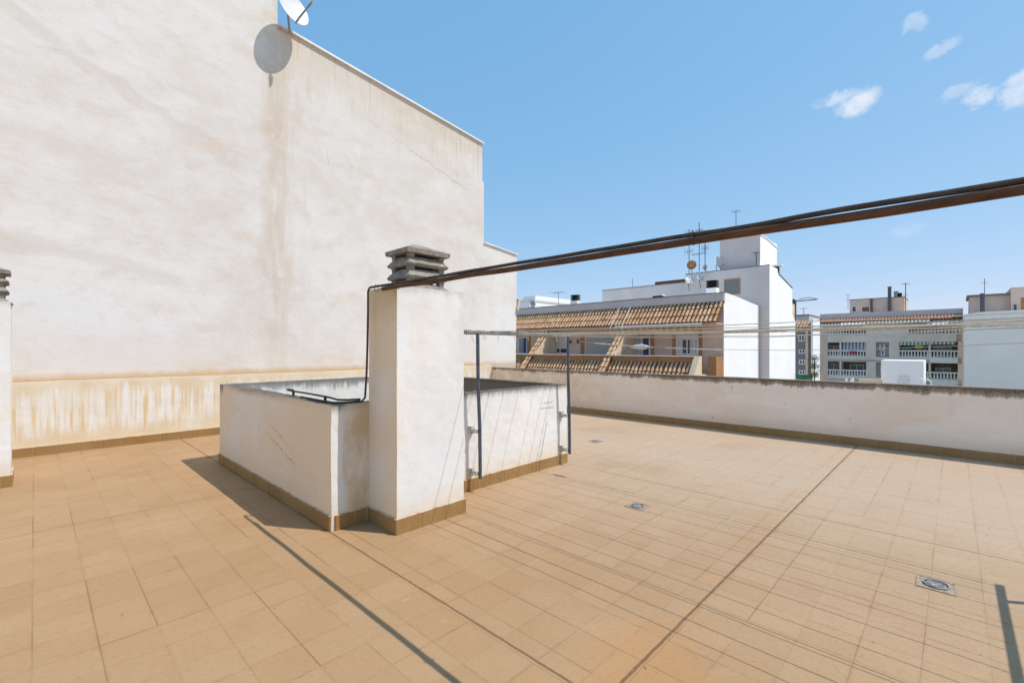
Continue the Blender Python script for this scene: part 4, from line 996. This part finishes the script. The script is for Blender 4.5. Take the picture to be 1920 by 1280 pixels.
hang('blind', 1578, 1624, 641, 660, M_BLUE, 'blue and white striped blind over the left balcony, middle floor', .05, X5 + .35)
hang('awning', 1648, 1662, 645, 655, M_AWNW, 'small white awning over the single window of the apartments', .6, X5 + .5)
hang('awning', 1687, 1740, 640, 647, M_AWNG, 'green striped awning above the right balcony, middle floor', .15, X5 - .02)
hang('awning', 1746, 1792, 640, 646, M_AWNG, 'green striped awning at the right end of the middle floor', .15, X5 - .02)
hang('awning', 1541, 1576, 601, 608, M_AWNG, 'narrow dark striped awning at the left end of the top floor', .4)
hang('awning', 1577, 1622, 600, 609, M_AWNW, 'white awning on the left of the top floor', .7)
hang('awning', 1623, 1744, 600, 606, M_AWNG, 'long green striped awning in the middle of the top floor', .5)
hang('awning', 1746, 1806, 602.5, 614, M_AWNW, 'large white striped awning at the right end of the top floor', 1.0)
t = hang('awning', 1600, 1744, 607, 613, M_AWNY, 'long sandy awning below the green one on the top floor', .9, X5 + .05)
# top floor set back, tile strip
reveal(1541, 1806, 612, 628, M_B5, X5 + 1.9); reveal(1541, 1574, 612, 627, M_SHADEW, X5 + 1.8); 
for a, b in ((1577, 1600), (1603, 1622), (1700, 1728), (1752, 1775), (1780, 1800)): back(a, b, 615, 627, 2, X=X5 + 1.78, glass=M_GLASS)
for a, b in ((1574, 1577), (1624, 1628), (1648, 1652), (1686, 1690), (1728, 1732), (1742, 1746)): link('pier', B(((X5 + .4, Y5(b), zs[0] + .001), (X5 + .8, Y5(a), Z5(600)))), M_OLIVE if a in (1648, 1686, 1728) else M_B5, b5)
q0 = Vector((X5 + .9, yR + .1, Z5(592.5))); q1 = Vector((X5 - .1, yR + .1, Z5(601))); dr = (q1 - q0).normalized(); nr = Vector((dr.z, 0, -dr.x)); nr = nr if nr.z > 0 else -nr
bm = BM(); slab(bm, q0, q0 + Vector((0, yL - yR, 0)), q1 + Vector((0, yL - yR, 0)), q1, nr, .1); link('tile_bed', bm, simple('dark_red_tile_bed', (.2, .06, .04), .9), b5)
bm = BM(); tiles(bm, q0, (0, 1, 0), dr, nr, int((yL - yR) / .33), 2, .33, (q1 - q0).length / 1.9, .125); link('roof_tiles', bm, M_TILER, b5)
link('top_fascia', B(((X5 + .95, yR, Z5(612)), (X5 + 2.59, yL, zTop + .0))), M_SHADEW, b5)
for (px_, py_, nm, m, lb) in ((1600, 661, 'red_towel', M_RED, 'red cloth over the left balcony rail of the apartments'), (1724, 650, 'yellow_banner', M_YEL, 'yellow-green cloth hanging in the right balcony of the apartments'), (1704, 652, 'green_banner', M_GREEN, 'green cloth beside the yellow one in the right balcony')):
    y_ = Y5(px_); z_ = Z5(py_); tag(link(nm, roughen(B(((X5 + .0 if 'red' in nm else X5 + .4, y_ - .32, z_ - .2), (X5 + .04 if 'red' in nm else X5 + .44, y_ + .45, z_ + .2))), .08, 2), m), lb, 'cloth')
# curved white balcony end on the right
for k in (2, 4):
    bm = BM(); y0_ = Y5(1796); n = 10
    pts = [(X5 + .0 - .55 * math.sin(math.pi * .5 * i / n) , y0_ + 2.6 - 2.6 * i / n) for i in range(n + 1)]
    for i in range(n):
        (xa, yA), (xb, yB) = pts[i], pts[i + 1]
        v = [bm.verts.new(c) for c in ((xa, yA, zs[k + 1] + .02), (xb, yB, zs[k + 1] + .02), (xb, yB, zs[k] + .0), (xa, yA, zs[k] + .0))]; bm.faces.new(v)
    v = [bm.verts.new(c) for c in ((pts[-1][0], pts[-1][1], zs[k + 1] + .02), (X5 + .0, pts[-1][1], zs[k + 1] + .02), (X5 + .0, pts[-1][1], zs[k]), (pts[-1][0], pts[-1][1], zs[k]))]; bm.faces.new(v)
    link('rounded_balcony', bm, M_BAL, b5)

# ---- penthouse behind the apartments, with flues
X7 = 88
b7 = thing('penthouse', (92, yz(1645, 570, X7)[0], 3), 'pinkish rooftop box with flues behind the balcony apartments', 'building')
ya, yb = yz(1696, 570, X7)[0], yz(1593, 570, X7)[0]; zt = yz(1645, 560, X7)[1]
link('wall', B(((X7, ya, -2), (X7 + 7, yb, zt))), M_PINKW, b7)
link('capping', B(((X7 - .05, ya - .05, zt + .001), (X7 + 7, yb + .05, zt + .12))), M_CAPD, b7)
for a, b, m in ((1597, 1606, M_GLASS), (1615, 1631, simple('rust_brown_shutter', (.22, .11, .06), .8, .15, 2))):
    opening(b7, 'window', X7 - .001, a, b, 574, 585, 1, glass=m, fw=.08)
for px_, pt, r_, lb in ((1634, 561, .16, 'short grey flue on the left of the pinkish rooftop box'), (1668, 539, .22, 'tall dark flue rising above the pinkish rooftop box')):
    y_, z_ = yz(px_, pt, X7 - .4); t = thing('flue', (X7 - .4, y_, 5), lb, 'flue', 'flues on the pinkish rooftop box'); bm = BM(); tube(bm, [(X7 - .4, y_, yz(px_, 590, X7)[1]), (X7 - .4, y_, z_)], r_, 8); link('pipe', bm, M_AER, t); bm = BM(); tube(bm, [(X7 - .4, y_, z_), (X7 - .4, y_, z_ + .12)], r_ * 1.2, 8); link('cap', bm, M_AER, t)
for px_, lb in ((1680, 'grey water drum on the pinkish rooftop box'), (1687, 'dark drum at the right end of the pinkish rooftop box')):
    y_, z_ = yz(px_, 547 if px_ < 1685 else 550, X7 + .5); t = thing('drum', (X7 + .5, y_, zt), lb, 'tank', 'drums on the pinkish rooftop box'); bm = BM(); tube(bm, [(X7 + .5, y_, zt + .122), (X7 + .5, y_, z_)], .26, 10); link('body', bm, M_STEEL if px_ < 1685 else M_BLACK, t); bm = BM(); tube(bm, [(X7 + .5, y_, z_), (X7 + .5, y_, z_ + .06)], .29, 10); link('lid', bm, M_AER, t)
aerial(1698, 530, 583, X7 - .3, 'cluttered aerial mast at the right end of the pinkish rooftop box', boom=((.04, .9), (.42, .5)), nel=4, m=M_AER, r=.05)
aerial(1590, 552, 580, X7, 'small square aerial left of the pinkish rooftop box', boom=((.05, .5), (.4, .5)), nel=3, m=M_AER, r=.03)

# ---- blank grey building on the right
X6 = 70
b6 = thing('grey_block', (76, -10, -12.4), 'large blank light grey wall at the right edge beyond the parapet', 'building')
yA = yz(1808, 640, X6)[0]; zt = yz(1860, 583, X6)[1]
bm = BM(); prism(bm, [(yA, -12.4), (yA, zt - .25), (yA - 1.2, zt - .05), (yA - 9, zt + .1), (-40, zt + .2), (-40, -12.4)], 0, X6, X6 + 9); link('wall', bm, M_FAR, b6)
yA2 = yz(1818, 570, 78)[0]; yB2 = yz(1894, 570, 78)[0]; z1 = yz(1818, 557, 78)[1]
link('upper_storey', B(((78, yB2, zt - 1), (85, yA2, z1))), M_PINKW, b6); link('upper_roof', B(((77.7, yB2, z1 + .001), (85, yA2 + .25, z1 + .22))), M_CAPD, b6)
link('stair_tower', B(((77, -45, zt - 1), (85, yB2 - .002, z1 + .75))), M_PINKW, b6)
link('window', B(((76.96, yz(1906, 575, 77)[0], yz(1900, 582, 77)[1]), (76.995, yz(1901, 575, 77)[0], yz(1900, 571, 77)[1]))), M_GLASS, b6)
link('window', B(((76.96, yz(1925, 575, 77)[0], yz(1916, 580, 77)[1]), (76.995, yz(1914, 575, 77)[0], yz(1916, 558, 77)[1]))), M_OCHRE, b6)
y_, z_ = yz(1842, 550, 77); t = thing('flue', (77, y_, zt), 'black flue against the upper storey of the blank grey building', 'flue'); bm = BM(); tube(bm, [(77, y_, zt - .5), (77, y_, z_)], .2, 8); link('pipe', bm, M_AER, t)
aerial(1846, 522, 550, 77.1, 'thin aerial above the black flue on the right', boom=((.3, .6),), nel=3, m=M_AER, r=.03)

# ---- white hut and low beige walls beyond the parapet
X8 = 38
hut = thing('roof_hut', (40, yz(1692, 700, X8)[0], -3), 'bright white rooftop hut in front of the balcony apartments', 'hut')
ya, yb = yz(1732, 700, X8)[0], yz(1668, 700, X8)[0]; zt = yz(1700, 676, X8)[1]
link('wall', B(((X8, ya, -12.4), (X8 + 3, yb, zt))), simple('white_hut_render', (.86, .86, .87), .9, .02), hut)
link('side_wall', B(((X8 + .35, yb + .001, -12.4), (X8 + 3, yz(1652, 700, X8 + .35)[0], zt))), M_WHITEW, hut)
link('door', B(((X8 - .02, yz(1705, 700, X8)[0], -12), (X8 - .001, yz(1683, 700, X8)[0], yz(1694, 703, X8)[1]))), simple('grey_door', (.70, .70, .70), .8), hut)
lw = thing('low_wall', (39, yz(1620, 715, 36)[0], -4), 'low beige wall with a white stub at its left, left of the white hut', 'wall')
link('wall', B(((36, yz(1655, 715, 36)[0], -12.4), (36.3, yz(1610, 715, 36)[0], yz(1630, 711, 36)[1]))), M_OCHREL, lw)
bm = BM(); ya, yb = yz(1600, 715, 36)[0], yz(1586, 715, 36)[0]; z_ = yz(1595, 709, 36)[1]; prism(bm, [(ya, z_ - .3), (ya, z_), (ya + .1, z_), (yb, z_ - .55), (yb, z_ - 3), (ya, z_ - 3)], 0, 36, 36.2); link('stub', bm, M_WHITEW, lw)
bm = BM(); y_ = yz(1587, 715, 36)[0]; tube(bm, [(36, y_, -3), (36, y_, yz(1587, 709, 36)[1])], .06, 6); link('post', bm, M_COPE, lw)
p = onX(1740, 722, 34); t = thing('ladder_rail', (34, p.y, -3), 'curved white handrail right of the white hut', 'handrail')
for dy in (-.12, .12):
    bm = BM(); tube(bm, [(34, p.y + dy, p.z - 2), (34, p.y + dy, p.z + .2), (34.1, p.y + dy + .15, p.z + .33), (34.4, p.y + dy + .35, p.z + .3)], .03, 6); link('rail', bm, M_COPE, t)
# street-side roofs further down, so the gap behind the parapet is not empty
tag(link('street', B(((PX + .3, -60, -12.49), (22.5, 120, -12.45))), M_GROUND), None, None, kind='structure')
tag(link('back_courtyard', B(((40.5, -60, -5.2), (60, 13, -5.0))), M_TARPAINT), None, None, kind='structure')
for o in bpy.data.objects:
    if '_w' in o: del o['_w']
